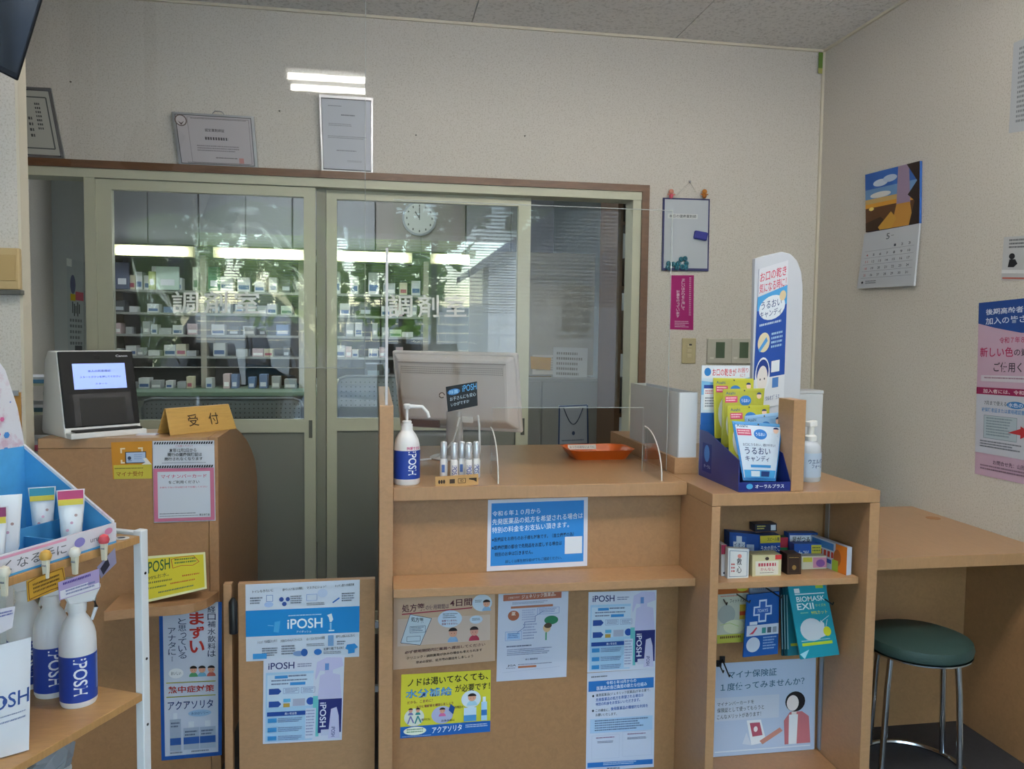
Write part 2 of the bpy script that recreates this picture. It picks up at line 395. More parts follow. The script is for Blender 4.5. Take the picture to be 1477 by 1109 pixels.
def leafmat(name, col):
    if name in MATS: return MATS[name]
    m = bpy.data.materials.new(name); m.use_nodes = True; n = m.node_tree.nodes; l = m.node_tree.links; n.remove(n['Principled BSDF'])
    d = n.new('ShaderNodeBsdfDiffuse'); t = n.new('ShaderNodeBsdfTranslucent'); x = n.new('ShaderNodeMixShader')
    for q in (d, t): q.inputs[0].default_value = (*lin(col), 1)
    l.new(d.outputs[0], x.inputs[1]); l.new(t.outputs[0], x.inputs[2]); l.new(x.outputs[0], n['Material Output'].inputs[0]); MATS[name] = m; return m
def tree(x, y, h, r, seed, label):
    rd = random.Random(seed); t = thing('tree', label, 'tree', (x, y, -.15), group='trees across the street')
    MB().tube([(0, 0, 0), (.05, 0, h*.4), (0, .05, h*.75)], [.12, .09, .04], 8).build('trunk', mat('bark', '#5a4a3a', .9), t)
    mb = MB()
    for i in range(420):
        a = rd.uniform(0, 6.283); q = rd.random()**.4*r; z = h*.66+rd.uniform(-1, 1)*h*.34*math.sqrt(max(0, 1-(q/r)**2))
        c = V((q*math.cos(a), q*math.sin(a), z)); u = V((rd.uniform(-1, 1), rd.uniform(-1, 1), rd.uniform(-1, 1)))*.13*r; w_ = V((rd.uniform(-1, 1), rd.uniform(-1, 1), rd.uniform(-1, 1)))*.13*r
        mb.add([c-u, c+w_, c+u, c-w_], [(0, 1, 2, 3)])
    o = mb.build('foliage', leafmat('leaves_%d' % (seed % 2), ['#b9cc80', '#a6c070'][seed % 2]), t, fix=False); o['kind'] = 'stuff'
tree(-4.6, -10.5, 4.4, 1.4, 1, 'broad leafy tree left of the street mirrored in the left door')
tree(-1.7, -10, 3.9, 1.1, 2, 'leafy tree in the middle of the street mirrored in the glass')
tree(.55, -10.8, 3.9, 1.05, 3, 'small leafy tree beside the white house mirrored in the glass')
tree(10.5, -18, 5, 1.9, 4, 'tall leafy tree behind the white house across the street')
bw = thing('horizon_screen_wall', 'pale concrete block wall added across the street to screen the bright horizon', 'wall', (0, -17, -.15))  # added wall, blocks the bright horizon sky in the glass reflections
for j in range(9):
    for i in range(25): MB().box(-25+i*2+(j % 2)*.9, -23.02+i*2+(j % 2)*.9, 0, .15, j*.26, j*.26+.25).build('block', mat('block_grey', '#b4b7b8', .85), bw) if not (i or j) else None
    if j == 0: b0 = KIDS(bw)[0]
    for i in range(25):
        if i or j:
            c_ = b0.copy(); COL.objects.link(c_); c_.parent = bw; c_.location = (i*2+(j % 2)*.9, 0, j*.26)
for i, x_ in enumerate((-15.5, -9.8, -4.3, 1.2, 6.9, 12.8)): tree(x_, -21.5-(i % 2), 8.5, 2.5, 10+i, ['leftmost added tall tree behind the far block wall', 'second added tall tree behind the far block wall', 'third added tall tree from the left behind the far block wall', 'added tall tree behind the far block wall near the middle', 'added tall tree behind the far block wall and the white house', 'rightmost added tall tree behind the far block wall'][i])  # tree row added to cover the bright sky above the wall
B('road', mat('road', '#56575c', .9), (-40, 40, -9.5, -5, -.15, -.145), st=True)
B('road_line', mat('road_paint', '#d8d8d4', .8), (-40, 40, -7.3, -7.18, -.145, -.143), st=True)

# ================================================================ dispensary behind the doors
DW = mat('dispensary_wall', '#c4cbcb', .8)
B('wall_dispensary_back', DW, (XL, 2.3, 6.1, 6.2, 0, 2.7), st=True)
B('wall_dispensary_right', DW, (1.75, 1.85, YW+.12, 6.1, 0, 2.7), st=True)
B('ceiling_dispensary', CEIL, (XL, 2.3, YW+.12, 6.2, 2.66, 2.76), st=True)
B('trim_8', BROWN, (XL, XL+.07, 5.02, 5.1, 0, 2.66), st=True)
B('trim_9', mat('panel_blue_grey', '#b9c6cc', .6), (XL, XL+.02, YW+.12, 5.02, 0, 2.6), st=True)
GC = mat('cabinet_grey', '#74767b', .5)
# upper cabinets, each two doors
xs = [-1.78, -1.15, -.55, .0, .62, 1.25]
for i, (a, b) in enumerate(zip(xs, xs[1:])):
    t = thing('wall_cabinet', ['grey wall cabinet nearest the left wall of the dispensary', 'grey wall cabinet second from the left wall of the dispensary', 'grey wall cabinet left of the round clock', 'grey wall cabinet behind the round clock', 'grey wall cabinet right of the round clock'][i], 'cabinet', ((a+b)/2, 5.68, 1.95), group='dispensary wall cabinets')
    w2 = (b-a)/2-.003; m_ = GC if i != 3 else mat('cabinet_taupe', '#746f6b', .5)
    MB().box(-w2, w2, .0, .4, 0, .68).build('body', m_, t)
    for s_ in (-1, 1): MB().box(min(s_*.003, s_*(w2-.003)), max(s_*.003, s_*(w2-.003)), -.018, -.001, .01, .67).build('door', m_, t, .002)
for i, (p0, p1) in enumerate(((168, 266), (318, 432), (487, 584), (632, 712))):
    a = at(p0, 366, y=5.6).x; b = at(p1, 366, y=5.6).x
    t = thing('strip_lamp', ['strip lamp glowing under the leftmost wall cabinet', 'strip lamp glowing behind the left glass door, second from the left', 'strip lamp glowing left of the second lettering', 'rightmost strip lamp glowing under the wall cabinets'][i], 'strip lamp', ((a+b)/2, 5.62, 1.905), group='strip lamps under the wall cabinets')
    MB().box(-(b-a)/2-.05, (b-a)/2+.05, 0, .06, -.028, .04).build('housing', mat('lamp_cream', '#d9d6a8', .6), t)
    MB().tube([(-(b-a)/2, -.02, .0), ((b-a)/2, -.02, .0)], .019, 10).build('tube', mat('strip_tube', '#fbfdff', .4, emit=14), t, smooth=True)
tubelamp('dispensary_fill_lamp', 'unseen fluorescent lamp added on the dispensary ceiling to brighten the room', (-.3, 4.7, 2.66), 1.2, 2, .16, 36, col='#f2faff')  # added ceiling lamp, out of view, fills the dispensary with light
# open shelves
sh = thing('dispensary_shelf', 'grey open shelf unit full of medicine boxes behind the left door', 'shelf', (-.75, 5.9, 0))
SG = mat('shelf_grey', '#9a9c98', .5)
zs = [1.665, 1.515, 1.37, 1.225]
for z in zs: MB().box(-1.0, 1.1, -.15, .15, z-.015, z).build('shelf_board', SG, sh)
for x in (-1.0, -.39, .25, 1.1): MB().box(x-.018, x+.018, -.16, .15, 1.0105, 1.9).build('upright', mat('upright_beige', '#a8a294', .6), sh)
MB().box(-1.0, 1.1, .15, .17, 1.0105, 1.9).build('back_panel', mat('shelf_back', '#4c4f50', .7), sh)
ct = thing('dispensary_counter', 'green topped counter with grey fronts under the medicine shelves', 'counter', (-.75, 5.6, 0))
MB().box(-1.25, 1.5, -.25, .4, .985, 1.01).build('worktop', mat('green_top', '#7f9a86', .4), ct)
MB().box(-1.2, 1.5, -.2, .4, .02, .984).build('front', mat('counter_grey', '#8b908a', .5), ct)
for i in range(5): MB().box(-1.18+i*.54, -.68+i*.54, -.215, -.201, .6, .95).build('drawer', mat('counter_grey2', '#969b95', .5), ct)
BOXC = [('white', '#d5d8da'), ('pale grey', '#a9adb0'), ('pale pink', '#d3bcc0'), ('pale green', '#bccbb8'), ('blue', '#6f86ad'), ('cream', '#d2ccb0'), ('dark grey', '#505458')]
rows_ = ['topmost', 'second', 'third', 'lowest']
rd = random.Random(5)
protos = {}
for k, z in enumerate(zs+[1.012]):
    x = -1.72
    while x < .33:
        wd = rd.uniform(.035, .085); hh = rd.uniform(.035, .1) if k else rd.uniform(.07, .17); gap = rd.choice((.004, .01, .03, .07))
        near = min(abs(x+wd/2+.02-u) for u in (-1.75, -1.14, -.5, .35))
        if any(x < u+.02 and x+wd > u-.02 for u in (-1.75, -1.14, -.5, .35)): x += .04; continue
        ci = rd.choices(range(7), (11, 5, 2, 1, 1.5, 2, 1.5))[0]; nm, hx = BOXC[ci]
        me = MB().box(-wd/2, wd/2, -.05, .05, 0, hh).build('medicine_box', mat('medbox_%d' % ci, hx, .6), None, .001)
        me.location = (x+wd/2, 5.82 if k < 4 else 5.72, z+.0005)
        if hh > .05:
            MB().box(-wd/2+.006, wd/2-.006, -.0506, -.0502, hh*.15, hh*.45).build('printed_band', ink(['#4d6a9c', '#e8e8e8', '#ffffff', '#4e7c58', '#e0e4ee', '#b05a6a', '#b9c0c8'][ci]), me)
        if k < 4: lb = 'small %s medicine box on the %s dispensary shelf' % (nm, rows_[k])
        else: lb = 'small %s medicine box standing on the green counter' % nm
        tag(me, lb, 'box', lb.replace('small', 'the').replace('box', 'boxes')); x += wd+gap
# binders at the top of the shelf
for i, (p0, p1, hx, lb) in enumerate(((225, 258, '#b9cfc4', 'pale green folder standing open on the topmost dispensary shelf'), (300, 317, '#3d7a5c', 'dark green binder standing on the topmost dispensary shelf'), (166, 186, '#56607c', 'dark blue file rack on the topmost dispensary shelf'), (214, 224, '#a8b86a', 'yellow green box stack on the topmost dispensary shelf'))):
    a = at(p0, 400, y=5.74).x; b = at(p1, 400, y=5.74).x
    o = MB().box(-(b-a)/2, (b-a)/2, -.012, .012, 0, [.155, .16, .175, .12][i]).build('binder', mat('binder_%d' % i, hx, .5), None, .002)
    o.location = ((a+b)/2, 5.752, zs[0]+.0005); tag(o, lb, 'binder')
    MB().box(-(b-a)*.3, (b-a)*.3, -.0126, -.0121, .03, .07).build('spine_label', PAPER, o)
# clock
c = at(605, 315, y=5.64); ck = thing('wall_clock', 'round white wall clock with grey rim on the taupe cabinet', 'clock', c)
def disc(r0, y0, y1, n=40): return MB().prism([(r0*math.cos(2*math.pi*i/n), r0*math.sin(2*math.pi*i/n)) for i in range(n)], y0, y1, 'y')
disc(.117, 0, .015).build('rim', mat('clock_rim', '#8a9096', .3, metal=.6), ck)
disc(.103, -.003, 0).build('dial', mat('clock_dial', '#aeb1ac', .6), ck)
for i in range(12):
    a = i*math.pi/6; p = V((math.sin(a)*.086, 0, math.cos(a)*.086))
    MB().box(p.x-.004, p.x+.004, -.0045, -.003, p.z-.007, p.z+.007).build('hour_mark', BLACK, ck)
MB().box(-.003, .003, -.006, -.0045, -.01, .075).build('minute_hand', BLACK, ck)
MB().hexa([V((-.004, -.0075, 0)), V((.004, -.0075, 0)), V((-.026, -.0075, .046)), V((-.034, -.0075, .042))], [V((-.004, -.006, 0)), V((.004, -.006, 0)), V((-.026, -.006, .046)), V((-.034, -.006, .042))]).build('hour_hand', BLACK, ck)
# grey desk screens
PERF = mat('perforated_grey', '#8d949a', .45, metal=.2)
def rrect(w, h, r, top_only=False, n=6):
    pts = []
    for cx, cy, a0 in ((w/2-r, h-r, 0), (-w/2+r, h-r, 90), (-w/2+r, r, 180), (w/2-r, r, 270)):
        if top_only and a0 >= 180: pts.append((math.copysign(w/2, cx), 0)); continue
        for i in range(n+1): a = R(a0+90*i/n); pts.append((cx+r*math.cos(a), cy+r*math.sin(a)))
    return pts
for i, (p0, p1, py, yy, lb) in enumerate(((206, 436, 575, 4.6, 'long grey perforated desk screen behind the left glass door'), (487, 582, 543, 4.3, 'grey perforated screen behind the second glass door beside the white computer'))):
    a = at(p0, py, y=yy); b = at(p1, py, y=yy)
    t = thing('desk_screen', lb, 'screen', ((a.x+b.x)/2, yy, 0)); w_ = b.x-a.x; h_ = (a.z+b.z)/2
    MB().prism(rrect(w_, h_, .04, True), 0, .02, 'y').build('panel', PERF, t)
    MB().tube([(-w_/2, -.004, .0), (-w_/2, -.004, h_-.045), (-w_/2+.012, -.004, h_-.012), (-w_/2+.045, -.004, h_), (w_/2-.045, -.004, h_), (w_/2-.012, -.004, h_-.012), (w_/2, -.004, h_-.045), (w_/2, -.004, 0)], .008, 8).build('edge_rail', mat('rail_grey', '#6e757a', .4), t)
    hm = MB()
    for ix in range(int(w_/.024)):
        for iz in range(6):
            x = -w_/2+.02+ix*.024; z = h_-.03-iz*.024
            hm.prism([(x+.004*math.cos(k), z+.004*math.sin(k)) for k in (0, 1.05, 2.09, 3.14, 4.19, 5.24)], -.0006, 0, 'y')
    o = hm.build('perforation', mat('hole_dark', '#4e5458', .7), t, fix=False); o['kind'] = 'stuff'
# things in the dispensary, left side: calendar on the wall
q = [(96, 372), (121, 378), (121, 512), (98, 512)]
s = sheet('scroll_calendar', 'long pale wall calendar with pink and yellow notes inside the dispensary', 'calendar', q, dict(y=6.09), color='#b9c4c6', thick=.01)
s.rect(.0, .0, .3, .08, '#eef4f0').ell(.35, .26, .16, .1, '#6a7090').rect(.2, .36, .5, .43, '#d9c23a').rect(.5, .33, .98, .42, '#d86a7c')
for i in range(5): s.rect(.3+.1*i, .44+.02*(i % 3), .36+.1*i, .56+.03*(i % 2), '#4a5054')
s.rows(.15, .62, .95, .92, 5, '#7c8488', 3).rect(.45, .9, .9, .97, '#565c60'); s.done()
# low cupboard at the far left with papers
cb = thing('paper_rack', 'pale rack of papers beside the card reader inside the dispensary', 'rack', (-1.66, 4.25, 0))
MB().box(-.22, .22, 0, .3, 0, .8).build('body', mat('rack_grey', '#b7babb', .6), cb)
for z in (.98, 1.12): MB().box(-.22, .22, 0, .3, z, z+.012).build('tray', mat('rack_cream', '#ccd0b8', .5), cb)
for x in (-.22, .21): MB().box(x, x+.01, 0, .3, .8, 1.2).build('side', mat('rack_grey', '#b7babb', .6), cb)
for z, hx, lb, h in ((1.1325, '#4c86b0', 'blue folder stack on the upper tray of the paper rack', .03), (.9925, '#3c5a68', 'dark teal folder stack on the middle tray of the paper rack', .035), (.801, '#c75a7c', 'pink paper stack in the lower part of the paper rack', .05)):
    o = MB().box(-.17, .17, .01, .27, 0, h*.6).build('paper_stack', mat('stack'+hx, hx, .6), None, .002); o.location = (-1.66, 4.25, z); tag(o, lb, 'papers')
    MB().box(-.16, .16, .015, .26, h*.6, h).build('top_sheets', PAPER, o)
# right part behind the opening: grey locker, papers, wooden shelf, bag
lk = thing('grey_locker', 'grey metal locker behind the open right door', 'locker', (.98, 4.75, 0))
MB().box(-.42, .36, 0, .4, 0, 1.14).build('body', mat('locker_grey', '#8a8b88', .45), lk, .004)
MB().box(-.41, -.005, -.014, -.001, .02, 1.12).build('door', mat('locker_grey', '#8a8b88', .45), lk, .003)
MB().box(.005, .35, -.014, -.001, .02, 1.12).build('door', mat('locker_grey', '#8a8b88', .45), lk, .003)
nb = thing('notice_board', 'pale notice board with pinned papers above the grey locker', 'notice board', (.98, 4.9, 1.15))
MB().box(-.42, .36, 0, .02, 0, .75).build('board', mat('noticeboard', '#a9a69c', .7), nb)
for i, (p, hx, lb) in enumerate((([(768, 512), (822, 512), (820, 540), (768, 540)], '#d8d3c8', 'white slip pinned at the top of the notice board'), ([(765, 514), (795, 516), (794, 534), (766, 532)], '#c29a4e', 'tan envelope pinned on the notice board'), ([(798, 500), (848, 502), (846, 562), (797, 560)], '#c9cac8', 'large white printed sheet pinned on the notice board'), ([(762, 542), (795, 542), (795, 576), (762, 577)], '#7a6a48', 'dark picture card leaning above the grey locker'))):
    s = sheet('pinned_paper', lb, 'paper', p, dict(y=4.89-.004*i), color=hx, thick=.002)
    if i != 1: s.rows(.1, .12, .9, .85, 6, '#8a8780', i)
    s.done()
wr = thing('wooden_rack', 'dark brown wooden shelf at the right edge of the open doorway', 'shelf', (1.45, 4.3, 0))
for x in (-.15, .17): MB().box(x, x+.03, 0, .35, 0, 2.3).build('side_board', mat('dark_wood', '#5e4630', .5), wr)
for z in (.5, .95, 1.3, 1.65, 2.0): MB().box(-.12, .17, 0, .35, z, z+.02).build('shelf_board', mat('dark_wood', '#5e4630', .5), wr)
for i in range(5):
    o = MB().box(-.11, .11, 0, .2, 0, .16+.03*(i % 3)).build('storage_box', mat('sbox%d' % i, ['#8a6a44', '#6e747a', '#a89a80', '#54402c', '#8c8f86'][i], .6), None, .003)
    o.location = (1.475, 4.36, [.521, .971, 1.321, 1.671, 2.021][i]); MB().box(-.06, .06, -.002, -.0005, .05, .09).build('box_label', PAPER, o)
    tag(o, ['brown box on the lowest board of the dark wooden shelf', 'grey box on the second board of the dark wooden shelf', 'beige box on the middle board of the dark wooden shelf', 'dark brown box on the fourth board of the dark wooden shelf', 'grey green box on the top board of the dark wooden shelf'][i], 'box')
# printer desk and cartons in the middle
dk = thing('work_desk', 'wooden work desk behind the second glass door', 'desk', (.42, 4.85, 0))
MB().box(-.5, .1, 0, .45, .98, 1.01).build('top', mat('desk_brown', '#8f6d48', .5), dk)
for x in (-.48, .06): MB().box(x, x+.03, .02, .43, 0, .98).build('side_board', mat('desk_brown', '#8f6d48', .5), dk)
for i, (x, w_, h_, hx, lb) in enumerate(((.4, .2, .16, '#b08c58', 'brown cardboard carton on the work desk behind the computer'), (.17, .2, .13, '#33353a', 'black printer on the work desk behind the second glass door'), (-.01, .11, .2, '#5c6670', 'dark dispensing machine on the work desk'))):
    t = thing(['carton', 'printer', 'dispensing_machine'][i], lb, ['carton', 'printer', 'machine'][i], (x, 5.08, 1.0105))
    MB().box(-w_/2, w_/2, -.12, .12, 0, h_).build('body', mat('desk_item%d' % i, hx, .55), t, .004)
    MB().box(-w_/2+.02, w_/2-.02, -.124, -.1205, h_*.55, h_*.8).build(['packing_tape', 'paper_slot', 'display'][i], mat('desk_item_b%d' % i, ['#cbb184', '#8a9094', '#9fb4c0'][i], .4), t)
# ================================================================ counters
ZC, YC, XU, XUR, YU, YP = .955, 2.335, .944, 1.468, 2.15, 2.385
mc = thing('service_counter', 'maple laminate service counter with a ledge along its front', 'counter', (.5, 2.36, 0))
def W(mb, name, m, root, bevel=0, smooth=False): return mb.build(name, m, root, bevel, smooth, shift=root.location)
W(MB().box(.052, XU-.001, YC, 3.2, ZC-.04, ZC), 'worktop', WOODT, mc, .002)
W(MB().box(.052, XU-.001, YP, YP+.025, .0, ZC-.041), 'front_panel', WOOD, mc)
W(MB().box(.052, XU-.001, 2.25, YP-.001, .658, .683), 'ledge_shelf', WOODE, mc, .0015)
sbd = MB().box(-.0195, .0195, 0, .836, 0, 1.1935).build('side_board', WOODE, None, .0015); sbd.location = (.032, 2.314, 0); tag(sbd, 'tall narrow maple board closing the left end of the service counter', 'board')
MB().box(-.0185, .0185, -.0008, -.0001, .002, 1.192).build('edge_band', WOODE, sbd)
ap = thing('side_screen', 'clear acrylic sheet standing on the counter side board', 'acrylic screen', (.032, 2.33, 1.194))
MB().box(-.003, .003, 0, .5, 0, .443).build('sheet', ACRYL, ap)
MB().box(-.0036, .0036, -.004, 0, 0, .443).build('front_edge', mat('acrylic_edge_white', '#c9c8cc', .3), ap)
# display unit right of the counter
un = thing('display_unit', 'maple open display unit with one shelf at the counter end', 'shelf unit', (1.2, 2.3, 0))
W(MB().box(XU, XUR, YU, 3.2, ZC-.036, ZC), 'top_board', WOODT, un, .0015)
W(MB().box(XU, XU+.026, YU, 2.41, 0, ZC-.037), 'left_side', WOODE, un, .0012)
W(MB().box(XUR-.032, XUR, YU, 2.41, 0, ZC-.037), 'right_side', WOODE, un, .0012)
W(MB().box(XU+.027, XUR-.033, 2.395, 2.41, .05, ZC-.037), 'back_panel', WOOD, un)
W(MB().box(XU+.027, XUR-.033, YU+.01, 2.394, .02, .05), 'bottom_board', WOOD, un)
W(MB().box(XU+.027, XUR-.04, YU+.03, 2.393, .668, .688), 'shelf', WOODE, un, .001)
W(MB().box(XU, XUR, 2.411, 3.2, 0, ZC-.037), 'rear_cabinet', WOOD, un)
for x in (XU+.03, XUR-.036): W(MB().box(x, x+.004, 2.36, 2.38, .06, ZC-.04), 'shelf_rail', STEEL, un)
ux = at(1007, 672, y=2.474).x
o = MB().box(XU+.01, ux, 2.474, 3.2, ZC+.0002, 1.008).build('upstand', WOODE, None, .0015, shift=(1, 2.8, ZC)); o.location = (1, 2.8, ZC); tag(o, 'low maple upstand between the counter and the display unit', 'upstand')
MB().box(XU+.011, ux-.001, 2.4732, 2.4739, ZC+.001, 1.007).build('edge_band', WOODE, o, shift=(1, 2.8, ZC))
a = at(1143, 640, y=2.165).x; b = at(1161, 640, y=2.165).x; zt = at(1152, 577, y=2.165).z
o = MB().box(a, b, 2.165, at(1121, 640, x=a).y, ZC+.0002, zt).build('divider_board', WOODE, None, .0015, shift=((a+b)/2, 2.2, ZC)); o.location = ((a+b)/2, 2.2, ZC); tag(o, 'short upright maple divider board on top of the display unit', 'board')
MB().box(a+.001, b-.001, 2.1642, 2.1649, ZC+.001, zt-.001).build('edge_band', WOODE, o, shift=((a+b)/2, 2.2, ZC))
# reception counter on the left
RY, RZ, RX = 2.62, 1.069, -.481
rc = thing('reception_counter', 'maple reception counter with rounded end board on the left', 'counter', (-.75, 2.64, 0))
W(MB().box(-.998, RX-.03, RY, RY+.03, 0, RZ-.031), 'front_panel', WOOD, rc)
W(MB().box(-.998, RX-.03, RY, 2.85, RZ-.03, RZ), 'top_board', WOODT, rc, .0015)
pr = [(RY, 0), (RY, RZ)]+[(p.y, p.z) for p in (at(x_, y_, x=RX) for x_, y_ in ((338, 618), (347, 623), (356, 634), (363, 648), (368, 664), (371, 690)))]
pr[2] = (pr[2][0], RZ); yb = pr[-1][0]
W(MB().prism(pr+[(yb, 0)], RX-.029, RX, 'x'), 'end_board', WOOD, rc, .002)
fr_ = [at(x_, y_, z=.584) for x_, y_ in ((317, 850), (308, 858), (298, 864), (280, 870), (261, 873), (235, 875), (209, 876), (150, 882))]
o = MB().prism([(RX-.005, RY-.003)]+[(p.x, min(p.y, RY-.003)) for p in fr_]+[(fr_[-1].x, RY-.003)], .556, .584).build('corner_shelf', WOODE, None, shift=(-.6, RY, .556)); o.location = (-.6, RY, .556); tag(o, 'small maple shelf with a rounded corner on the reception front', 'shelf')
MB().prism([(p.x, p.y-.0006) for p in fr_]+[(p.x, p.y) for p in fr_[::-1]], .557, .583).build('edge_band', WOODE, o, shift=(-.6, RY, .556))
# low swing gate between the counters
gy = 2.45
gl = at(343, 845, y=gy); gr_ = at(543, 832, y=gy); gz = (gl.z+gr_.z)/2
gt = thing('swing_gate', 'low maple swing gate between the two counters', 'gate', ((gl.x+gr_.x)/2, gy, 0))
W(MB().box(gl.x, gr_.x-.004, gy, gy+.025, .05, gz), 'gate_panel', WOODE, gt, .0015)
p0 = at(322, 845, y=gy); p1 = at(334, 845, y=gy)
W(MB().box(p0.x, p1.x, gy, gy+.03, 0, gz), 'hinge_post', WOODE, gt, .0015)
ha = at(336, 868, y=gy-.012); hb = at(337, 913, y=gy-.012)
W(MB().tube([ha+V((0, 0, .012)), ha, hb], [.005, .0125, .0125], 12), 'hinge_closer', BLACK, gt, smooth=True)
for zz in (.3, .5): W(MB().box(gr_.x-.006, .012, gy+.006, gy+.018, zz, zz+.02), 'latch', STEEL, gt)
# writing desk and stool on the right
ds = thing('writing_desk', 'maple writing desk against the right wall', 'desk', (1.8, 2.6, 0))
W(MB().box(1.475, XRW-.001, 2.255, 2.96, .682, .72), 'top', WOODT, ds, .0015)
W(MB().box(1.475, 2.125, 2.59, 2.61, 0, .681), 'modesty_panel', WOOD, ds)
W(MB().box(2.126, XRW-.001, 2.27, 2.95, 0, .681), 'side_panel', WOOD, ds)
g_ = at(1346, 747, z=.7205)
W(MB().lathe([(.026, 0), (.026, .0012), (.022, .0016)], (g_.x, g_.y, .7202), 24), 'cable_cap', mat('cap_brown', '#a8784c', .5), ds)
st = thing('round_stool', 'round stool with dark green seat and chrome legs under the desk', 'stool', (1.735, 2.315, 0))
MB().lathe([(.15, .405), (.16, .41), (.163, .425), (.158, .442), (.13, .452), (.001, .455)], n=36).build('seat', mat('green_vinyl', '#2c4440', .55, bump=(300, .3)), st, smooth=True)
MB().lathe([(.15, .398), (.161, .4), (.161, .4045), (.15, .405)], n=36).build('seat_band', CHROME, st, smooth=True)
for a in (-70, 20, 110, 200):
    c_, s_ = math.cos(R(a)), math.sin(R(a))
    MB().tube([(c_*.135, s_*.135, .398), (c_*.145, s_*.145, .3), (c_*.16, s_*.16, .012)], .0095, 10).build('leg', CHROME, st, smooth=True)
MB().tube([(.16*math.cos(R(i*10)), .16*math.sin(R(i*10)), .009) for i in range(36)], .008, 8, True).build('foot_ring', CHROME, st, smooth=True)

# ================================================================ posters on the counters
def man(s, u, v, r, hair='#2a2426', skin='#e0a58c', top='#8fb4d8', rv=None):
    rv = rv or r
    s.ell(u, v+rv*2.3, r*1.3, rv*1.4, top, 20, 180, 360).ell(u, v, r*1.0, rv*1.1, skin).ell(u, v-rv*.35, r*1.08, rv*.85, hair, 20, 180, 360)
    s.ell(u-r*.35, v+rv*.2, r*.08, rv*.12, '#40302c', 8).ell(u+r*.35, v+rv*.2, r*.08, rv*.12, '#40302c', 8)
PF = dict(y=YP-.0012)
s = sheet('blue_notice', 'blue notice with white heading under the counter edge', 'notice', [(704, 721), (848, 716), (847, 816), (702, 824)], PF, color='#dcdcea')
s.rect(.035, .05, .96, .93, '#3187d6')
s.text('令和６年１０月から', .045, .16, .52, .235, '#e8f1fb', .004, -.02)
s.text('先発医薬品の処方を希望される場合は', .045, .27, .95, .355, '#e8f1fb', .004, -.045)
s.text('特別の料金をお支払い頂きます。', .045, .385, .81, .47, '#e8f1fb', .004, -.04)
s.text('※医療証をお持ちのお子様も対象です。（自立療養の為）', .045, .53, .86, .59, '#15202e', .012, -.03)
s.text('※医療機関の都合で先発品をお渡しする場合は', .045, .645, .74, .705, '#15202e', .012, -.025)
s.text('特別のお金は頂きません。', .075, .74, .45, .80, '#15202e', .012, -.015)
s.text('詳しくは厚生労働省HPでもご確認ください。', .18, .855, .74, .9, '#15202e', .004, -.02).rect(.77, .565, .945, .81, '#e6e9f2'); s.done()
s = sheet('prescription_notice', 'beige prescription notice with drawn faces under the counter ledge', 'notice', [(568, 862), (714, 857), (714, 953), (567, 966)], PF, color='#cfae94')
s.rect(.04, .3, .95, .68, '#d3bcae')
s.text('処方箋', .08, .1, .3, .21, '#5a2434', .014, -.01).text('の使用期間は', .31, .12, .54, .19, '#5a3a50', .008, -.01).text('4日間', .55, .055, .77, .16, '#5a2434', .014, -.01)
s.line([(.08, .235), (.77, .185)], .012, '#a8384c').ell(.87, .12, .1, .125, '#cdd9e8').rows(.8, .075, .87, .12, 2, '#5a6478').ell(.0, 0, .0001, .0001, '#cdd9e8')
man(s, .915, .13, .034, rv=.048)
s.poly([(.16, .24), (.37, .31), (.26, .68), (.07, .63)], '#c8d4de').line([(.16, .24), (.37, .31), (.26, .68), (.07, .63), (.16, .24)], .005, '#40506a')
s.text('処方箋', .17, .27, .29, .34, '#2a3444', .012, .03).frame(.16, .41, .31, .5, .004, '#53647c').frame(.13, .55, .26, .62, .004, '#53647c').rows(.17, .42, .3, .49, 3, '#53647c')
s.ell(.55, .33, .12, .125, '#c9d8ea').rows(.48, .25, .63, .33, 3, '#5a6070').text('服薬ていません', .47, .34, .62, .37, '#8a2a4a', .012).text('服薬できません。', .47, .385, .63, .415, '#8a2a4a', .012).ell(.81, .36, .065, .06, '#c9d8ea').rows(.77, .34, .85, .38, 2, '#5a6070')
man(s, .58, .53, .04, rv=.06); man(s, .79, .53, .04, '#33262a', '#dc9c8c', '#c04058', rv=.06)
s.text('必ず使用期間内に薬局へ提出してください', .11, .745, .9, .79, '#5a3440', .004, -.035).text('クリニック・調剤薬局が休みの場合も考えられます', .13, .83, .87, .87, '#2c2628', .008, -.04).text('早めの受診、処方箋の提出をしましょう', .22, .9, .78, .94, '#2c2628', .008, -.03); s.done()
s = sheet('hydration_poster', 'yellow and blue hydration poster low on the counter front', 'poster', [(579, 973), (708, 966), (707, 1055), (577, 1065)], PF, color='#d4cf3c')
s.rect(0, .82, 1, 1, '#1f62b4')
s.text('ノドは渇いてなくても、', .07, .075, .97, .2, '#17181c', .016, -.05)
s.text('水分補給', .05, .24, .57, .38, '#123e80', .028, -.01).text('水分補給', .055, .245, .565, .375, '#58a8e6', .0, -.01).text('が必要です！', .6, .21, .99, .33, '#17181c', .014, -.02)
s.text('だから、こまめに！', .07, .425, .35, .47, '#7a2040', .012, -.02).text('水分と電解質を補給しましょう', .17, .5, .58, .545, '#7a2040', .012, -.03)
s.ell(.15, .68, .11, .14, '#dce2d4').ell(.46, .67, .12, .14, '#aeb4d6').ell(.78, .45, .11, .14, '#d6e4ee')
for u, c in ((.11, '#7a7ab0'), (.19, '#2f8a8a')): man(s, u, .57, .022, top=c, rv=.032); s.line([(u, .66), (u-.03, .78)], .015, c).line([(u, .66), (u+.035, .77)], .015, c)
man(s, .46, .6, .03, top='#d870a8', rv=.04); man(s, .79, .42, .045, top='#a8d4ea', rv=.055)
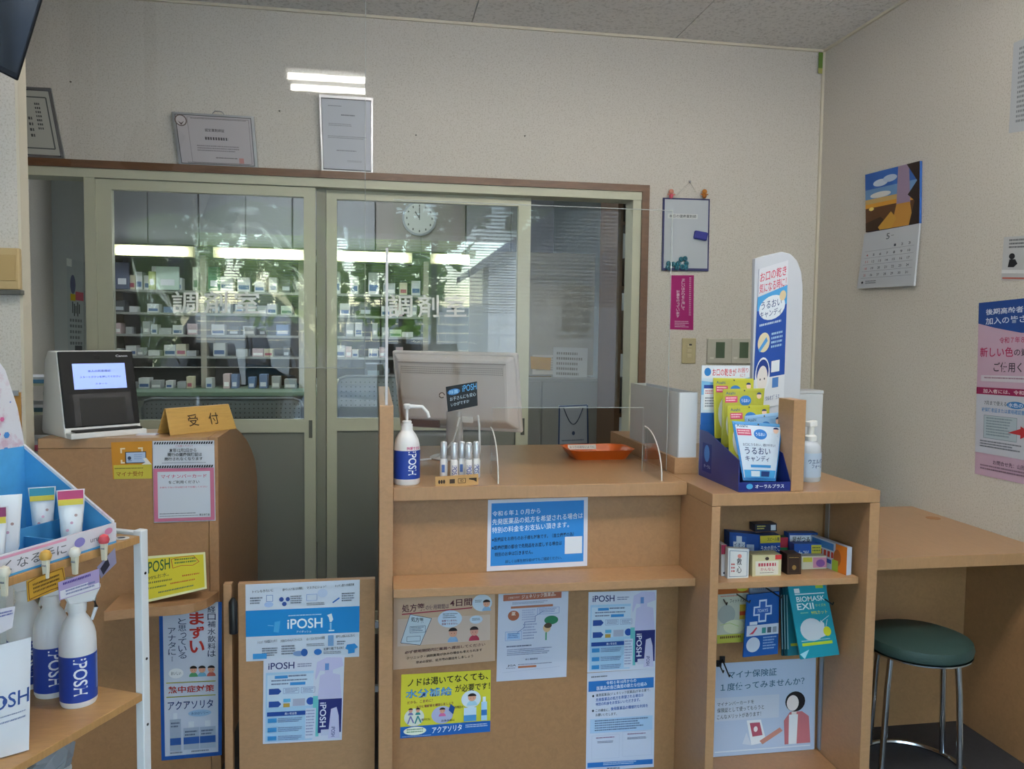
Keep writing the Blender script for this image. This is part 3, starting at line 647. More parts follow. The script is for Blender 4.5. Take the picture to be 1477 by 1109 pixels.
s.poly([(.55, .5), (.6, .56), (.58, .67), (.53, .6)], '#1c4a90').rect(.7, .58, .84, .8, '#c4dcee').rect(.7, .7, .84, .8, '#4e96d0').rect(.895, .5, .96, .8, '#a8d0ee').rect(.895, .63, .96, .72, '#3a78c0').rect(.91, .42, .945, .5, '#dce8f2')
s.text('お散歩のときに', .22, .7, .33, .74, '#1c1c20', .008).text('お休み前に', .45, .74, .6, .78, '#1c1c20', .008).text('お風呂の', .6, .54, .69, .58, '#1c1c20', .008)
s.ell(.16, .89, .125, .065, '#e9efdc').rows(.07, .855, .26, .93, 2, '#3a7c4a').text('アクアソリタ', .35, .85, .68, .95, '#eef4fc', .016, -.015).rows(.72, .85, .97, .91, 2, '#cfe0f4').rows(.02, .965, .35, .985, 1, '#a8c4e8'); s.done()
s = sheet('generic_drug_leaflet', 'white generic medicine leaflet with orange heading on the counter front', 'leaflet', [(719, 856), (820, 850), (817, 976), (716, 983)], PF, color='#cdd2e4')
s.rect(.07, .02, .9, .09, '#b26a54').text('ご存知ですか？', .14, .045, .3, .07, '#ecdcd4', .006, -.004).text('ジェネリック医薬品。', .33, .03, .82, .075, '#f2e6e0', .01, -.012)
s.rows(.2, .11, .72, .14, 2, '#7a80a0').rect(.18, .155, .78, .18, '#b9785e').ell(.22, .26, .08, .057, '#b26a50').text('薬', .19, .215, .25, .26, '#f0e4dc', .01)
s.line([(.27, .46), (.38, .4), (.38, .34), (.53, .34), (.53, .28), (.64, .23)], .007, '#5a6ea8').frame(.56, .19, .87, .26, .005, '#6a86c4').rows(.58, .2, .84, .25, 3, '#6a7eb4').frame(.11, .44, .34, .54, .005, '#6a9cd8').rect(.13, .455, .32, .53, '#a4c4ea').rows(.15, .46, .31, .52, 3, '#4a68a8')
s.rows(.34, .2, .54, .33, 5, '#a8b0d0').rows(.36, .36, .56, .55, 6, '#96a0c4').ell(.76, .335, .1, .05, '#2f7a58').ell(.7, .42, .055, .05, '#dcb88c').ell(.715, .395, .055, .03, '#5a4a3c').line([(.69, .47), (.69, .56)], .02, '#4a9a70')
s.rows(.13, .6, .5, .63, 1, '#5c6284').rows(.14, .64, .8, .72, 4, '#8890b0').text('協力 薬剤師会', .4, .755, .58, .775, '#4a5070', .006).text('JGA', .15, .815, .27, .84, '#3a3f58', .016).rows(.13, .85, .27, .865, 1, '#6a7090').rect(.3, .838, .56, .86, '#bc7456').rows(.3, .815, .8, .835, 1, '#7a809e').line([(.08, .9), (.9, .87)], .003, '#a4acc8'); s.done()
def iposh_flyer(px, plane, label):
    s = sheet('spray_flyer', label, 'flyer', px, plane, color='#d3d9ea')
    s.rect(.03, .16, .62, .98, '#a9cdea').rect(.05, .19, .62, .57, '#c9dcf0').text('iPOSH', .06, .045, .38, .125, '#2c3370', .012).rows(.42, .07, .6, .12, 2, '#5a6290')
    s.rect(.14, .2, .3, .235, '#3f8fd4').rows(.31, .2, .54, .235, 1, '#3a4474').rows(.1, .25, .56, .28, 1, '#3a4474').rows(.1, .29, .32, .32, 1, '#3a4474').rect(.33, .285, .52, .32, '#3f8fd4')
    for v in (.35, .5): s.poly([(.07, v), (.19, v), (.225, v+.035), (.19, v+.07), (.07, v+.07)], '#2b4f9c')
    s.frame(.25, .35, .44, .415, .004, '#6a7cb0').frame(.47, .35, .64, .415, .004, '#6a7cb0').rows(.27, .36, .43, .41, 3, '#6a74a4').rows(.49, .36, .63, .41, 3, '#6a74a4')
    s.rect(.25, .475, .34, .515, '#5fb0dc').rect(.25, .53, .33, .575, '#b99a4a').rect(.37, .48, .52, .565, '#aeb4cc').ell(.59, .515, .052, .045, '#2b57b0').rect(.62, .46, .7, .94, '#6cc2c6')
    s.rect(.05, .625, .53, .675, '#234a9a').text('高い安全性', .27, .635, .42, .665, '#dce6f6', .01).rect(.53, .6, .66, .96, '#ced8ec').rows(.54, .62, .65, .94, 9, '#8a94bc')
    for v in (.7, .81, .91): s.rect(.06, v, .17, v+.05, '#3c8fd0').rows(.19, v, .5, v+.06, 3, '#6a76a4')
    s.poly([(.66, .06), (.78, .01), (.97, .02), (.99, .12), (.86, .16), (.86, .2), (.95, .22), (.98, .5), (.68, .5), (.7, .22), (.76, .2), (.76, .17), (.7, .16), (.65, .27), (.64, .24)], '#c6c4e6').rect(.76, .08, .81, .16, '#6a92d0').rect(.69, .5, .985, .9, '#262f74').rtext('iPOSH', .71, .54, .79, .83, '#e3e6f4', .014)
    s.poly([(.85, .62), (.92, .6), (.95, .7), (.97, .97), (.82, .97), (.84, .72)], '#c9c9e8').rtext('iPOSH', .86, .83, .91, .95, '#3a4488', .01).rect(.73, .86, .83, .93, '#c6cce4'); s.done()
iposh_flyer([(849, 854), (947, 851), (945, 964), (847, 970)], PF, 'blue spray bottle flyer on the service counter front beside the display unit')
s = sheet('drug_fee_leaflet', 'white leaflet with blue heading bands below the counter flyer', 'leaflet', [(847, 971), (945, 964), (943, 1106), (845, 1112)], PF, color='#cbd3e6')
s.rows(.06, .035, .3, .06, 1, '#3a4252').rect(.02, .085, .98, .19, '#2a72be').text('令和６年10月からの', .28, .095, .72, .13, '#e6eef8', .008, -.008).text('医薬品の自己負担の新たな仕組み', .14, .14, .88, .18, '#e6eef8', .008, -.012)
s.text('後発医薬品(ジェネリック医薬品)がある薬で、', .13, .215, .93, .25, '#2f3648', .004, -.02).text('先発医薬品の処方を希望される場合は', .13, .26, .83, .295, '#2a5cb0', .01, -.02).text('特別の料金をお支払いいただきます。', .13, .305, .78, .34, '#2a5cb0', .01, -.02)
s.text('この機会に、', .13, .37, .33, .4, '#2f3648', .004).text('後発医薬品の積極的な利用を', .35, .36, .9, .395, '#2a5cb0', .01, -.01).text('お願いいたします。', .13, .415, .44, .445, '#2f3648', .004)
s.ell(.09, .235, .015, .012, '#3a4252').ell(.09, .385, .015, .012, '#3a4252').rect(.05, .47, .97, .615, '#a9c8e8').rows(.12, .485, .93, .605, 5, '#42507a')
s.rows(.14, .66, .42, .68, 1, '#8a4a7a').rows(.16, .7, .4, .725, 2, '#5a6484').rows(.6, .64, .88, .66, 1, '#8a4a7a').rows(.6, .68, .88, .705, 2, '#5a6484').frame(.08, .64, .48, .88, .003, '#b0b8d0').frame(.53, .62, .96, .87, .003, '#b0b8d0')
s.rect(.02, .915, .98, .965, '#2a72be').rows(.25, .922, .75, .955, 2, '#cfe0f4').text('薬剤師会', .3, .975, .5, .995, '#2f3648', .01); s.done()
# gate flyers
PG = dict(y=gy-.0012)
s = sheet('spray_guide', 'blue banded spray guide sheet on the swing gate', 'flyer', [(354, 843), (519, 836), (518, 947), (355, 954)], PG, color='#cfd9e8')
s.rect(0, .34, 1, .68, '#1e86cc').text('iPOSH', .36, .47, .67, .6, '#eaf2fa', .014).rows(.37, .42, .66, .445, 1, '#cfe4f6', 1, 0).text('アイポッシュ', .44, .625, .57, .655, '#e2eefa', .008)
s.poly([(.71, .44), (.75, .42), (.765, .5), (.75, .53), (.735, .53), (.725, .47)], '#e8f0f6').rect(.735, .54, .75, .63, '#8cc0e6').rect(.725, .635, .775, .65, '#e8f0f6').poly([(.25, .5), (.3, .49), (.285, .64), (.24, .63)], '#4aa4dc').line([(.19, .54), (.24, .55)], .004, '#8cc4ec')
for i, (u, t, w_) in enumerate(((.06, 'トイレもきれいに', .18), (.32, '菌やウィルス 気になる季節に', .18), (.53, 'マスクにシュッ！', .17), (.78, 'キッチン周りの除菌消臭', .17))): s.text(t, u, .08-.01*i, u+w_, .115-.01*i, '#27303c', .008, -.012)
s.rows(.04, .17, .15, .27, 3, '#4a5468').frame(.18, .15, .235, .23, .004, '#6a8cc8').ell(.2, .27, .04, .035, '#a9c2ea').ell(.31, .21, .02, .03, '#34529c').ell(.365, .21, .018, .028, '#34529c').ell(.335, .27, .02, .028, '#34529c').rows(.39, .17, .49, .28, 4, '#4a5468').frame(.53, .16, .62, .24, .004, '#7a9cd4').ell(.67, .15, .045, .055, '#bccce6').rows(.53, .27, .69, .31, 2, '#4a5468').line([(.76, .28), (.82, .22)], .012, '#3a70c0').rows(.84, .16, .96, .28, 4, '#4a5468')
for u, v, t, w_ in ((.1, .735, 'シュッ！でお風呂スッキリ', .17), (.3, .73, '大切なワンちゃんネコちゃんにも', .19), (.53, .72, 'ぬいぐるみ おもちゃの除菌', .16), (.79, .705, '部屋干しの気になるにおいに', .17), (.68, .86, '玄関で靴下もOK！', .18)): s.text(t, u, v, u+w_, v+.038, '#27303c', .008, -.012)
s.rows(.14, .83, .28, .95, 4, '#4a5468').rect(.06, .9, .18, .97, '#3f96d8').rows(.31, .81, .43, .94, 4, '#4a5468').ell(.46, .92, .05, .035, '#7f9cc8').ell(.51, .91, .03, .05, '#2f5ea8').rows(.53, .8, .69, .84, 2, '#4a5468').rect(.72, .7, .77, .84, '#7aa4d4').ell(.63, .91, .035, .04, '#2f72c0').rows(.8, .78, .88, .84, 2, '#4a5468').rows(.68, .91, .84, .95, 2, '#4a5468').poly([(.89, .83), (.96, .82), (.99, .87), (.96, .89), (.96, .94), (.9, .95), (.9, .9), (.875, .88)], '#2f8ad0'); s.done()
iposh_flyer([(380, 951), (497, 945), (493, 1067), (379, 1073)], dict(y=gy-.0032), 'blue spray bottle flyer on the swing gate below the banded sheet')
# reception posters
PR = dict(y=RY-.0012)
s = sheet('card_reader_sticker', 'orange and yellow sticker with card drawing on the reception front', 'sticker', [(160, 638), (219, 636), (219, 690), (163, 691)], PR, color='#c98a2c')
s.rect(.03, .62, 1, 1, '#c9bb46').text('マイナ受付', .09, .8, .78, .93, '#8a4a1c', .012).rows(.06, .7, .78, .75, 1, '#4a4a20', 1, 0)
for a, b, c_, d in ((.22, .16, .34, .2), (.22, .16, .26, .3), (.66, .16, .78, .2), (.74, .16, .78, .3), (.22, .48, .26, .58), (.22, .54, .32, .58)): s.rect(a, b, c_, d, '#ecdcc0')
s.rect(.34, .27, .86, .58, '#39404e').rect(.36, .29, .84, .56, '#b4c6e0').ell(.44, .44, .045, .05, '#33405a').rows(.4, .5, .5, .55, 1, '#4a5a78').rows(.56, .34, .78, .5, 3, '#8aa0c8').poly([(.78, .46), (.86, .44), (1, .62), (.74, .62), (.84, .56)], '#e6e2dc'); s.done()
s = sheet('insurance_card_notice', 'white and pink insurance card notice beside the yellow sticker', 'notice', [(220, 636), (309, 635), (311, 751), (222, 754)], PR, color='#cfd4de')
for v in (.012, .3):
    for i in range(24): s.poly([(.02+i*.04, v+.03), (.045+i*.04, v+.03), (.06+i*.04, v), (.035+i*.04, v)], '#22252c')
s.text('ご注意ください！', .37, .05, .65, .075, '#b4687a', .006).text('本年12月2日から', .27, .09, .71, .14, '#22252c', .01).text('現行の健康保険証は', .24, .145, .8, .19, '#22252c', .014).text('発行されなくなります', .19, .2, .81, .24, '#22252c', .014).rows(.15, .265, .86, .28, 1, '#5a6070', 1, 0)
s.rect(.01, .335, .99, .985, '#c4738f').rect(.075, .375, .925, .945, '#cfd6e0').text('マイナンバーカード', .13, .41, .87, .455, '#c23468', .012).text('をご利用ください', .25, .485, .75, .525, '#22252c', .012).text('お持ちでない方は窓口までお越しください', .11, .555, .88, .578, '#c23468', .004).rows(.1, .885, .7, .905, 1, '#4a5060').rows(.1, .915, .75, .93, 1, '#4a5060').text('厚生労働省', .74, .9, .91, .93, '#22252c', .01); s.done()
s = sheet('hydration_banner', 'tall blue bordered drink banner on the reception front under the rounded shelf', 'banner', [(229, 868), (320, 868), (320, 1089), (233, 1097)], PR, color='#1f57a8')
s.rect(.06, .0, .94, .975, '#cfd6e6')
s.vtext('経口補水飲料は', .77, .025, .9, .355, '#1c2c54', .006).vtext('まずい', .48, .06, .72, .33, '#c2352c', .03).vtext('と思っている', .3, .1, .43, .36, '#2a3f66', .002).vtext('アナタに…', .14, .16, .26, .38, '#2a3f66', .002)
s.ell(.26, .45, .12, .032, '#eef0f4').text('おいしい', .18, .438, .34, .46, '#4a4e5c', .006)
for u, c_ in ((.54, '#58a070'), (.68, '#78b4d4'), (.83, '#d06a60')): man(s, u, .43, .055, top=c_, rv=.02)
for v in (.505, .595): s.rect(.1, v, .9, v+.006, '#a8a83c')
s.text('熱中症対策', .13, .53, .88, .575, '#c2352c', .014).text('アクアソリタ', .12, .625, .86, .68, '#1f3c78', .01).ell(.64, .71, .19, .022, '#9cc0e2').text('水分はリリー', .5, .7, .78, .72, '#2a4a8a', .006)
for u, w_, t0 in ((.24, .09, .72), (.5, .13, .78), (.77, .13, .78)): s.rect(u-w_*.35, t0-.02, u+w_*.35, t0+.02, '#dde4ee').rect(u-w_, t0+.02, u+w_, .94, '#aab8cc').rect(u-w_, .86, u+w_, .905, '#2f5ca4').rows(u-w_*.8, t0+.04, u+w_*.8, t0+.08, 2, '#3a4a6a')
s.rows(.15, .95, .36, .965, 1, '#5a6478').rows(.5, .95, .8, .965, 1, '#5a6478'); s.done()
s = sheet('handwritten_card', 'yellow handwritten card in a clear sleeve on the rounded shelf', 'card', [(201, 803, dict(y=2.612)), (296, 796, dict(y=2.612)), (303, 858, dict(z=.586)), (201, 871, dict(z=.586))], {}, color='#d9dcae', rough=.25, thick=.002)
s.rect(0, .06, .97, .95, '#c8bf34').text('iPOSH', .1, .14, .46, .4, '#2c5a3a', .012, -.06).line([(.48, .12), (.62, .08), (.82, .08), (.9, .25), (.8, .33), (.62, .3), (.5, .34), (.48, .12)], .012, '#a8562c').rows(.53, .12, .86, .28, 2, '#3a6a3c')
s.text('99%お水。', .13, .45, .44, .55, '#5a5f30', .008, -.04).rows(.13, .58, .6, .66, 1, '#6a6c34', 2).rows(.64, .54, .92, .62, 1, '#b0622c', 3).rows(.13, .7, .42, .77, 1, '#5a6c3c', 4).rows(.46, .68, .9, .75, 1, '#b0622c', 5).rows(.28, .83, .94, .9, 1, '#4c6a54', 6); s.done()
# poster in the display unit
ty = at(1104, 953, y=2.392).z; by_ = .0515; xr_ = at(1177, 953, y=2.392).x
s = Sheet('insurance_poster', 'pale blue poster with drawn woman at the bottom of the display unit', 'poster', [V((.973, 2.393, ty)), V((xr_, 2.393, ty)), V((xr_, 2.383, by_)), V((.973, 2.383, by_))], color='#b4c3dc')
_P = s.P; s.P = lambda u, v, o: _P(0.2324+0.7728*u, v, o)
s.text('マイナ保険証', .12, .09, .6, .17, '#2c5a78', .006, -.005).text('１度使ってみませんか？', .05, .22, .88, .3, '#2c5a78', .006, -.02).rect(.0, .37, .63, .62, '#c3cbdc').text('マイナンバーカードを', .02, .42, .38, .46, '#2a3040', .004, -.01).text('保険証として使ってもらうと', .02, .48, .48, .53, '#2a3040', .004, -.01).text('こんなメリットがあります！', .02, .55, .45, .6, '#2a3040', .004, -.01)
s.poly([(.31, .63), (.45, .63), (.51, .88), (.36, .9)], '#e4e6ec').poly([(.34, .66), (.44, .66), (.47, .8), (.37, .81)], '#b0566a').ell(.4, .73, .02, .03, '#e9dfe4').poly([(.31, .76), (.36, .9), (.27, .88)], '#ccd3e2').poly([(.44, .86), (.64, .73), (.67, .77), (.47, .9)], '#c48a7e')
s.poly([(.69, .92), (.68, .66), (.74, .57), (.86, .57), (.93, .63), (.95, .92)], '#c0727a').poly([(.73, .92), (.73, .6), (.82, .6), (.81, .92)], '#e0e4ea').rect(.755, .5, .805, .6, '#e0d6d4').ell(.79, .46, .1, .11, '#1c1a20').ell(.765, .475, .06, .085, '#e6dcda').rect(0, .94, .95, .955, '#d4dbe8'); s.done()

# ================================================================ on the reception counter
fl_ = at(95, 633, z=RZ); fr2 = at(205, 624, z=RZ); dv = fr2-fl_; w2 = math.hypot(dv.x, dv.y)/2; ra_ = math.atan2(dv.y, dv.x)
cr = thing('card_reader', 'white and black card reader with a glowing blue screen on the reception counter', 'card reader', tuple((fl_+fr2)/2), ra_)
HH = .262
MB().prism([(.0, 0), (.19, 0), (.2, .01), (.165, HH-.03), (.135, HH), (.062, HH), (.006, .016)], -w2, w2, 'x').build('body', WHITE, cr, .005)
fz = lambda x, t, off: V((x, .013+.05*t-off, .03+(HH-.032)*t))
MB().hexa([fz(-w2+.002, .0, .006), fz(w2-.002, .0, .006), fz(w2-.002, 1.0, .006), fz(-w2+.002, 1.0, .006)], [fz(-w2+.002, .0, -.01), fz(w2-.002, .0, -.01), fz(w2-.002, 1, -.01), fz(-w2+.002, 1, -.01)]).build('front_bezel', mat('reader_black', '#0c0d10', .45, spec=.25), cr, .003)
sq = (-w2*.66, w2*.72, .5, .84)
scn = MB().hexa([fz(sq[0], sq[2], .0072), fz(sq[1], sq[2], .0072), fz(sq[1], sq[3], .0072), fz(sq[0], sq[3], .0072)], [fz(sq[0], sq[2], .006), fz(sq[1], sq[2], .006), fz(sq[1], sq[3], .006), fz(sq[0], sq[3], .006)]).build('screen', mat('reader_screen', '#8fa6ee', .3, emit=.75), cr)
mb = MB()
for t_, x0, x1, t0, t1 in (('本人の同意確認', -.28, .32, .725, .755), ('スタートボタンを押してください', -.5, .58, .645, .675), ('スタート', -.12, .2, .555, .58)):
    vs, fs, _ = textmesh(t_, .006); mb.add([fz(w2*(x0+(x1-x0)*u), t1-(t1-t0)*v, .0078) for u, v in vs], fs)
mb.build('lettering', ink('#30386a'), scn, fix=False)
vs, fs, _ = textmesh('Canon', .02); MB().add([fz(w2*(.5+.32*u), .955-.03*v, .0068) for u, v in vs], fs).build('lettering', ink('#b8bcc4'), cr, fix=False)
bq = MB()
for nm, m_, x0, x1, t0, t1, o0 in (('card_bay', mat('bay_rim', '#1e2026', .25), -.72, .8, .02, .44, .0068), ('bay_opening', mat('bay_black', '#050506', .5), -.56, .64, .02, .38, .0074)):
    MB().hexa([fz(w2*x0, t0, o0), fz(w2*x1, t0, o0), fz(w2*x1, t1, o0), fz(w2*x0, t1, o0)], [fz(w2*x0, t0, .006), fz(w2*x1, t0, .006), fz(w2*x1, t1, .006), fz(w2*x0, t1, .006)]).build(nm, m_, cr)
MB().box(-w2*.85, w2*.9, -.03, .008, .018, .024).build('card_tray', mat('bay_black', '#050506', .5), cr, .002)
MB().box(-w2*.98, w2*1.0, -.035, .01, .0, .0175).build('white_lip', WHITE, cr, .003)
MB().box(-.008, .008, -.001, 0, -.006, .006).build('camera_lens', BLACK, cr).matrix_basis = Matrix.Translation(fz(0, .925, .0066))
s1 = at(234, 629, z=RZ); s2 = at(331, 619, z=RZ); d_ = (s2-s1); d_.z = 0; ang = math.atan2(d_.y, d_.x)
sg = thing('reception_sign', 'wooden reception sign with two carved characters on the reception counter', 'sign', ((s1.x+s2.x)/2, (s1.y+s2.y)/2+.03, RZ), ang)
L2 = d_.length/2; th = R(24)
TW = woodmat('sign_wood', '#c49a52', (1, 1, 8), .1, 12, .4)
MB().hexa([V((-L2, -.032, 0)), V((L2, -.032, 0)), V((L2, -.028, 0)), V((-L2, -.028, 0))], [V((-L2+.004, .0, .083)), V((L2-.008, .0, .083)), V((L2-.008, .004, .083)), V((-L2+.004, .004, .083))]).build('front_board', TW, sg, .003)
MB().hexa([V((-L2, .04, 0)), V((L2, .04, 0)), V((L2, .044, 0)), V((-L2, .044, 0))], [V((-L2+.004, .005, .083)), V((L2-.008, .005, .083)), V((L2-.008, .009, .083)), V((-L2+.004, .009, .083))]).build('rear_board', TW, sg, .003)
mb = MB()
for ch, c0 in (('受', -.42), ('付', .2)):
    vs, fs, _ = textmesh(ch, .006); mb.add([V((L2*(c0+.3*u), -.032+.032*(.72-.45*v)-.0012, .083*(.72-.45*v))) for u, v in vs], fs)
mb.build('lettering', ink('#3a2a1c'), sg, fix=False)
pp = at(213, 627, z=RZ); o = MB().box(-.03, .03, -.02, .02, 0, .003).build('paper_slip', mat('slip_pink', '#d8cdd8', .6)); o.location = (pp.x, pp.y, RZ); tag(o, 'small pale paper slip between the card reader and the wooden sign', 'paper')
MB().box(-.028, .028, -.018, .018, .003, .0034).build('top_sheet', PAPER, o)
# vinyl curtain over the reception counter
vy = 2.95
def vin(u, v):
    x = -1.0+u*(-.036+1.0); z = ZCE-.012-v*(ZCE-.012-1.272)
    k = max(0, (v-.5)/.5)**1.6
    return V((x, vy+.010*k*math.sin(u*9+v*3)+.006*k*math.sin(u*23-v*7)*(1-u)+.012*k*k*math.sin(v*16+u*6)*max(0, 1-u*1.1), z))
vc = thing('vinyl_curtain', 'clear vinyl sheet hanging from the ceiling above the reception counter', 'curtain', (-.5, vy, 1.272))
W(MB().grid(vin, 60, 60), 'sheet', VINYL, vc, smooth=True)
W(MB().box(-1.0, -.036, vy-.008, vy+.008, ZCE-.02, ZCE-.0005), 'hanging_rail', mat('rail_clear', '#c9cac6', .4), vc)
W(MB().tube([vin(1, j/20) for j in range(21)], .0012, 6), 'right_edge', mat('vinyl_edge', '#c2c6c2', .3, alpha=.6), vc)
W(MB().tube([vin(j/40, 1) for j in range(41)], .0015, 6), 'bottom_edge', mat('vinyl_edge', '#c2c6c2', .3, alpha=.6), vc)
# ================================================================ bottles
def wrap_text(t, r, z0, z1, a0, a1, bold=.012, turn=False):
    """lettering wrapped on an upright cylinder of radius r; angles in degrees seen from the front (-y), left to right"""
    vs, fs, _ = textmesh(t, bold, 4); mb = MB()
    for u, v in vs:
        a, z = ((a1-(a1-a0)*v, z1-(z1-z0)*u) if turn else (a0+(a1-a0)*u, z1-(z1-z0)*v))
        mb.v.append(V((r*math.sin(R(a)), -r*math.cos(R(a)), z)))
    mb.f = [list(f) for f in fs]; return mb
def patch(r, z0, z1, a0, a1, n=24):
    return MB().grid(lambda u, v: V((r*math.sin(R(a0+(a1-a0)*u)), -r*math.cos(R(a0+(a1-a0)*u)), z1-(z1-z0)*v)), n, 1)
BLUE = mat('label_blue', '#1c3f9e', .45); BOT = mat('bottle_white', '#e6e6e8', .3); LTX = ink('#e9ecf4')
def nozzle(t, z, rz=0, big=1):
    MB().lathe([(.013, z), (.014, z+.012), (.012, z+.014)], n=18).build('collar', BOT, t, smooth=True)
    MB().tube([(0, 0, z+.012), (0, 0, z+.05)], .0042, 10).build('stem', BOT, t, smooth=True)
    c_, s_ = math.cos(rz), math.sin(rz)
    MB().lathe([(.008, z+.048), (.011, z+.052), (.011, z+.061), (.007, z+.064)], n=16).build('pump_head', BOT, t, smooth=True)
    L = .055*big
    MB().tube([(0, 0, z+.057), (c_*L*.75, s_*L*.75, z+.055), (c_*L, s_*L, z+.038), (c_*L*1.07, s_*L*1.07, z+.024)], [.006, .0055, .005, .0045], 10).build('spout', BOT, t, smooth=True)
# pump bottle at the left end of the counter
b = at(587, 699, z=ZC); sc_ = (b-CAM).length/1170*.985
pb = thing('pump_bottle', 'white pump bottle with a blue wrap label at the left end of the counter', 'pump bottle', (b.x, b.y+.02, ZC), R(-6))
r = 19*sc_
MB().lathe([(r*.92, 0), (r, .005), (r, 50*sc_), (r*.97, 57*sc_), (r*.87, 65*sc_), (r*.68, 72*sc_), (r*.48, 77*sc_), (r*.43, 79*sc_), (r*.43, 87*sc_)], n=32).build('body', BOT, pb, smooth=True)
patch(r+.0004, 9*sc_, 50*sc_, -115, 115).build('label', BLUE, pb, smooth=True)
wrap_text('iPOSH', r+.0009, 15*sc_, 49*sc_, 10, 48, .014, True).build('lettering', LTX, pb, fix=False)
patch(r+.0006, 9.5*sc_, 51*sc_, -78, -66, 4).build('label_text_strip', ink('#b9c4dc'), pb)
wrap_text('除菌できる', r+.0005, 51*sc_, 56*sc_, 4, 70, .02).build('lettering', ink('#c8407c'), pb, fix=False)
nozzle(pb, 85*sc_, R(-4), 1.1)
# trigger spray bottles on the rack and the rack itself
RO = V((-.472, 1.735, 0)); D1 = V((-.447, -.894, 0)); D2 = V((-.894, .447, 0))
def rk(a, b, z): return RO+D1*a+D2*b+V((0, 0, z))
ra = math.atan2(D1.y, D1.x)
rkM = Matrix(((D1.x, D2.x, 0), (D1.y, D2.y, 0), (0, 0, 1))).to_4x4()
rack = thing('display_rack', 'white metal rack with oak shelves in the left foreground', 'rack', tuple(RO))
def RB(name, m, a0, a1, b0, b1, z0, z1, bevel=0, parent=rack): return MB().box(a0, a1, b0, b1, z0, z1, rkM).build(name, m, parent, bevel)
for a0, b0 in ((-.02, -.002), (.62, -.002), (-.02, .36), (.62, .36)): RB('post', WHITEM, a0, a0+.02, b0, b0+.02, 0, .99, .002)
RB('shelf', SHELFW, .001, .62, 0, .36, .635, .65, .001); RB('shelf', SHELFW, .001, .62, 0, .36, .965, .98, .001); RB('shelf', SHELFW, .001, .62, 0, .36, .36, .375, .001)
RB('top_rail', WHITEM, -.018, -.002, .018, .36, .966, .986, .002)
for z in (.9, .72, .58):
    MB().prism([(.003*math.cos(k), .003*math.sin(k)) for k in (0, .8, 1.6, 2.4, 3.2, 4, 4.8, 5.6)], 0, .0006, 'y').build('peg_hole', BLACK, rack).matrix_basis = Matrix.Translation(D1*-.01+D2*-.0026+V((0, 0, z))) @ Matrix.Rotation(ra, 4, 'Z')
def spray(loc, rz, label, ang=10):
    t = thing('spray_bottle', label, 'spray bottle', loc, rz, 'spray bottles on the foreground rack')
    r = .034
    MB().lathe([(r*.93, 0), (r, .006), (r, .125), (r*.98, .138), (r*.9, .152), (r*.74, .166), (r*.56, .176), (r*.47, .18), (r*.45, .19)], n=32).build('body', BOT, t, smooth=True)
    patch(r+.0004, .012, .104, -120, 120).build('label', BLUE, t, smooth=True)
    wrap_text('iPOSH', r+.0009, .026, .1, ang-26, ang+16, .014, True).build('lettering', LTX, t, fix=False)
    MB().grid(lambda u, v: V(((r+.0008)*math.sin(R(62+14*u)), -(r+.0008)*math.cos(R(62+14*u)), .1-.07*v)), 4, 6).build('label_text_strip', ink('#7f8fc8'), t)
    MB().lathe([(.017, .186), (.018, .2), (.016, .206)], n=18).build('collar', BOT, t, smooth=True)
    MB().hexa([V((-.014, -.012, .203)), V((.03, -.012, .205)), V((.03, .012, .205)), V((-.014, .012, .203))], [V((-.03, -.01, .232)), V((.044, -.011, .236)), V((.044, .011, .236)), V((-.03, .01, .232))]).build('sprayer_head', BOT, t, .004)
    MB().tube([(.03, 0, .21), (.034, 0, .19), (.026, 0, .165)], [.005, .004, .003], 8).build('trigger', BOT, t, smooth=True)
    return t
def fp(px, py, z): q = at(px, py, z=z); return (q.x, q.y+.03, z)
spray(fp(106, 1022, .6502), R(20), 'front white spray bottle with blue label on the foreground rack')
spray(fp(68, 1008, .6502), R(24), 'second white spray bottle behind the front one on the foreground rack')
spray(fp(30, 997, .6502), R(24), 'white spray bottle mostly hidden behind the refill pouch on the rack')
bR = at(41, 1080, z=.653); bL = at(-58, 1110, z=.653); tR = at(45, 919, y=bR.y+.012); tL = at(-62, 945, y=bL.y+.012)
s = Sheet('refill_pouch', 'white refill pouch with blue lettering at the left edge of the rack', 'pouch', [tL, tR, bR, bL], color='#d9dce2', bulge=.012, thick=.003, rough=.3)
s.text('iPOSH', .22, .43, .98, .56, '#34508e', .008, .0).ell(.62, .495, .035, .03, '#34508e').rows(.4, .62, .95, .64, 1, '#7080a4').rows(.5, .67, .95, .7, 1, '#7080a4').rect(.3, .05, .5, .3, '#c8ccd4'); s.done()
# cosmetic display tray on top of the rack
CBL = mat('tray_blue', '#4b9bd0', .5, speck=(30, .08)); CFL = mat('tray_floral', '#d8d6dc', .5, speck=(22, .3, '#c9a9b8'))
tz = .9803
tr = thing('display_tray', 'blue cardboard tray of hand creams with floral rim on the foreground rack', 'display tray', tuple(RO+V((0, 0, tz))))
def RT_(name, m, q0, q1, parent=None): return MB().hexa([D1*a+D2*b+V((0, 0, z)) for a, b, z in q0], [D1*a+D2*b+V((0, 0, z)) for a, b, z in q1]).build(name, m, parent or tr)
A0, A1, B0, B1 = .06, .6, .004, .23
RT_('base', CBL, [(A0, B0, 0), (A1, B0, 0), (A1, B1, 0), (A0, B1, 0)], [(A0, B0, .004), (A1, B0, .004), (A1, B1, .004), (A0, B1, .004)])
fl = RT_('front_lip', CFL, [(A0, B0, .004), (A1, B0, .004), (A1, B0, .04), (A0, B0, .04)], [(A0, B0+.004, .004), (A1, B0+.004, .004), (A1, B0+.004, .04), (A0, B0+.004, .04)])
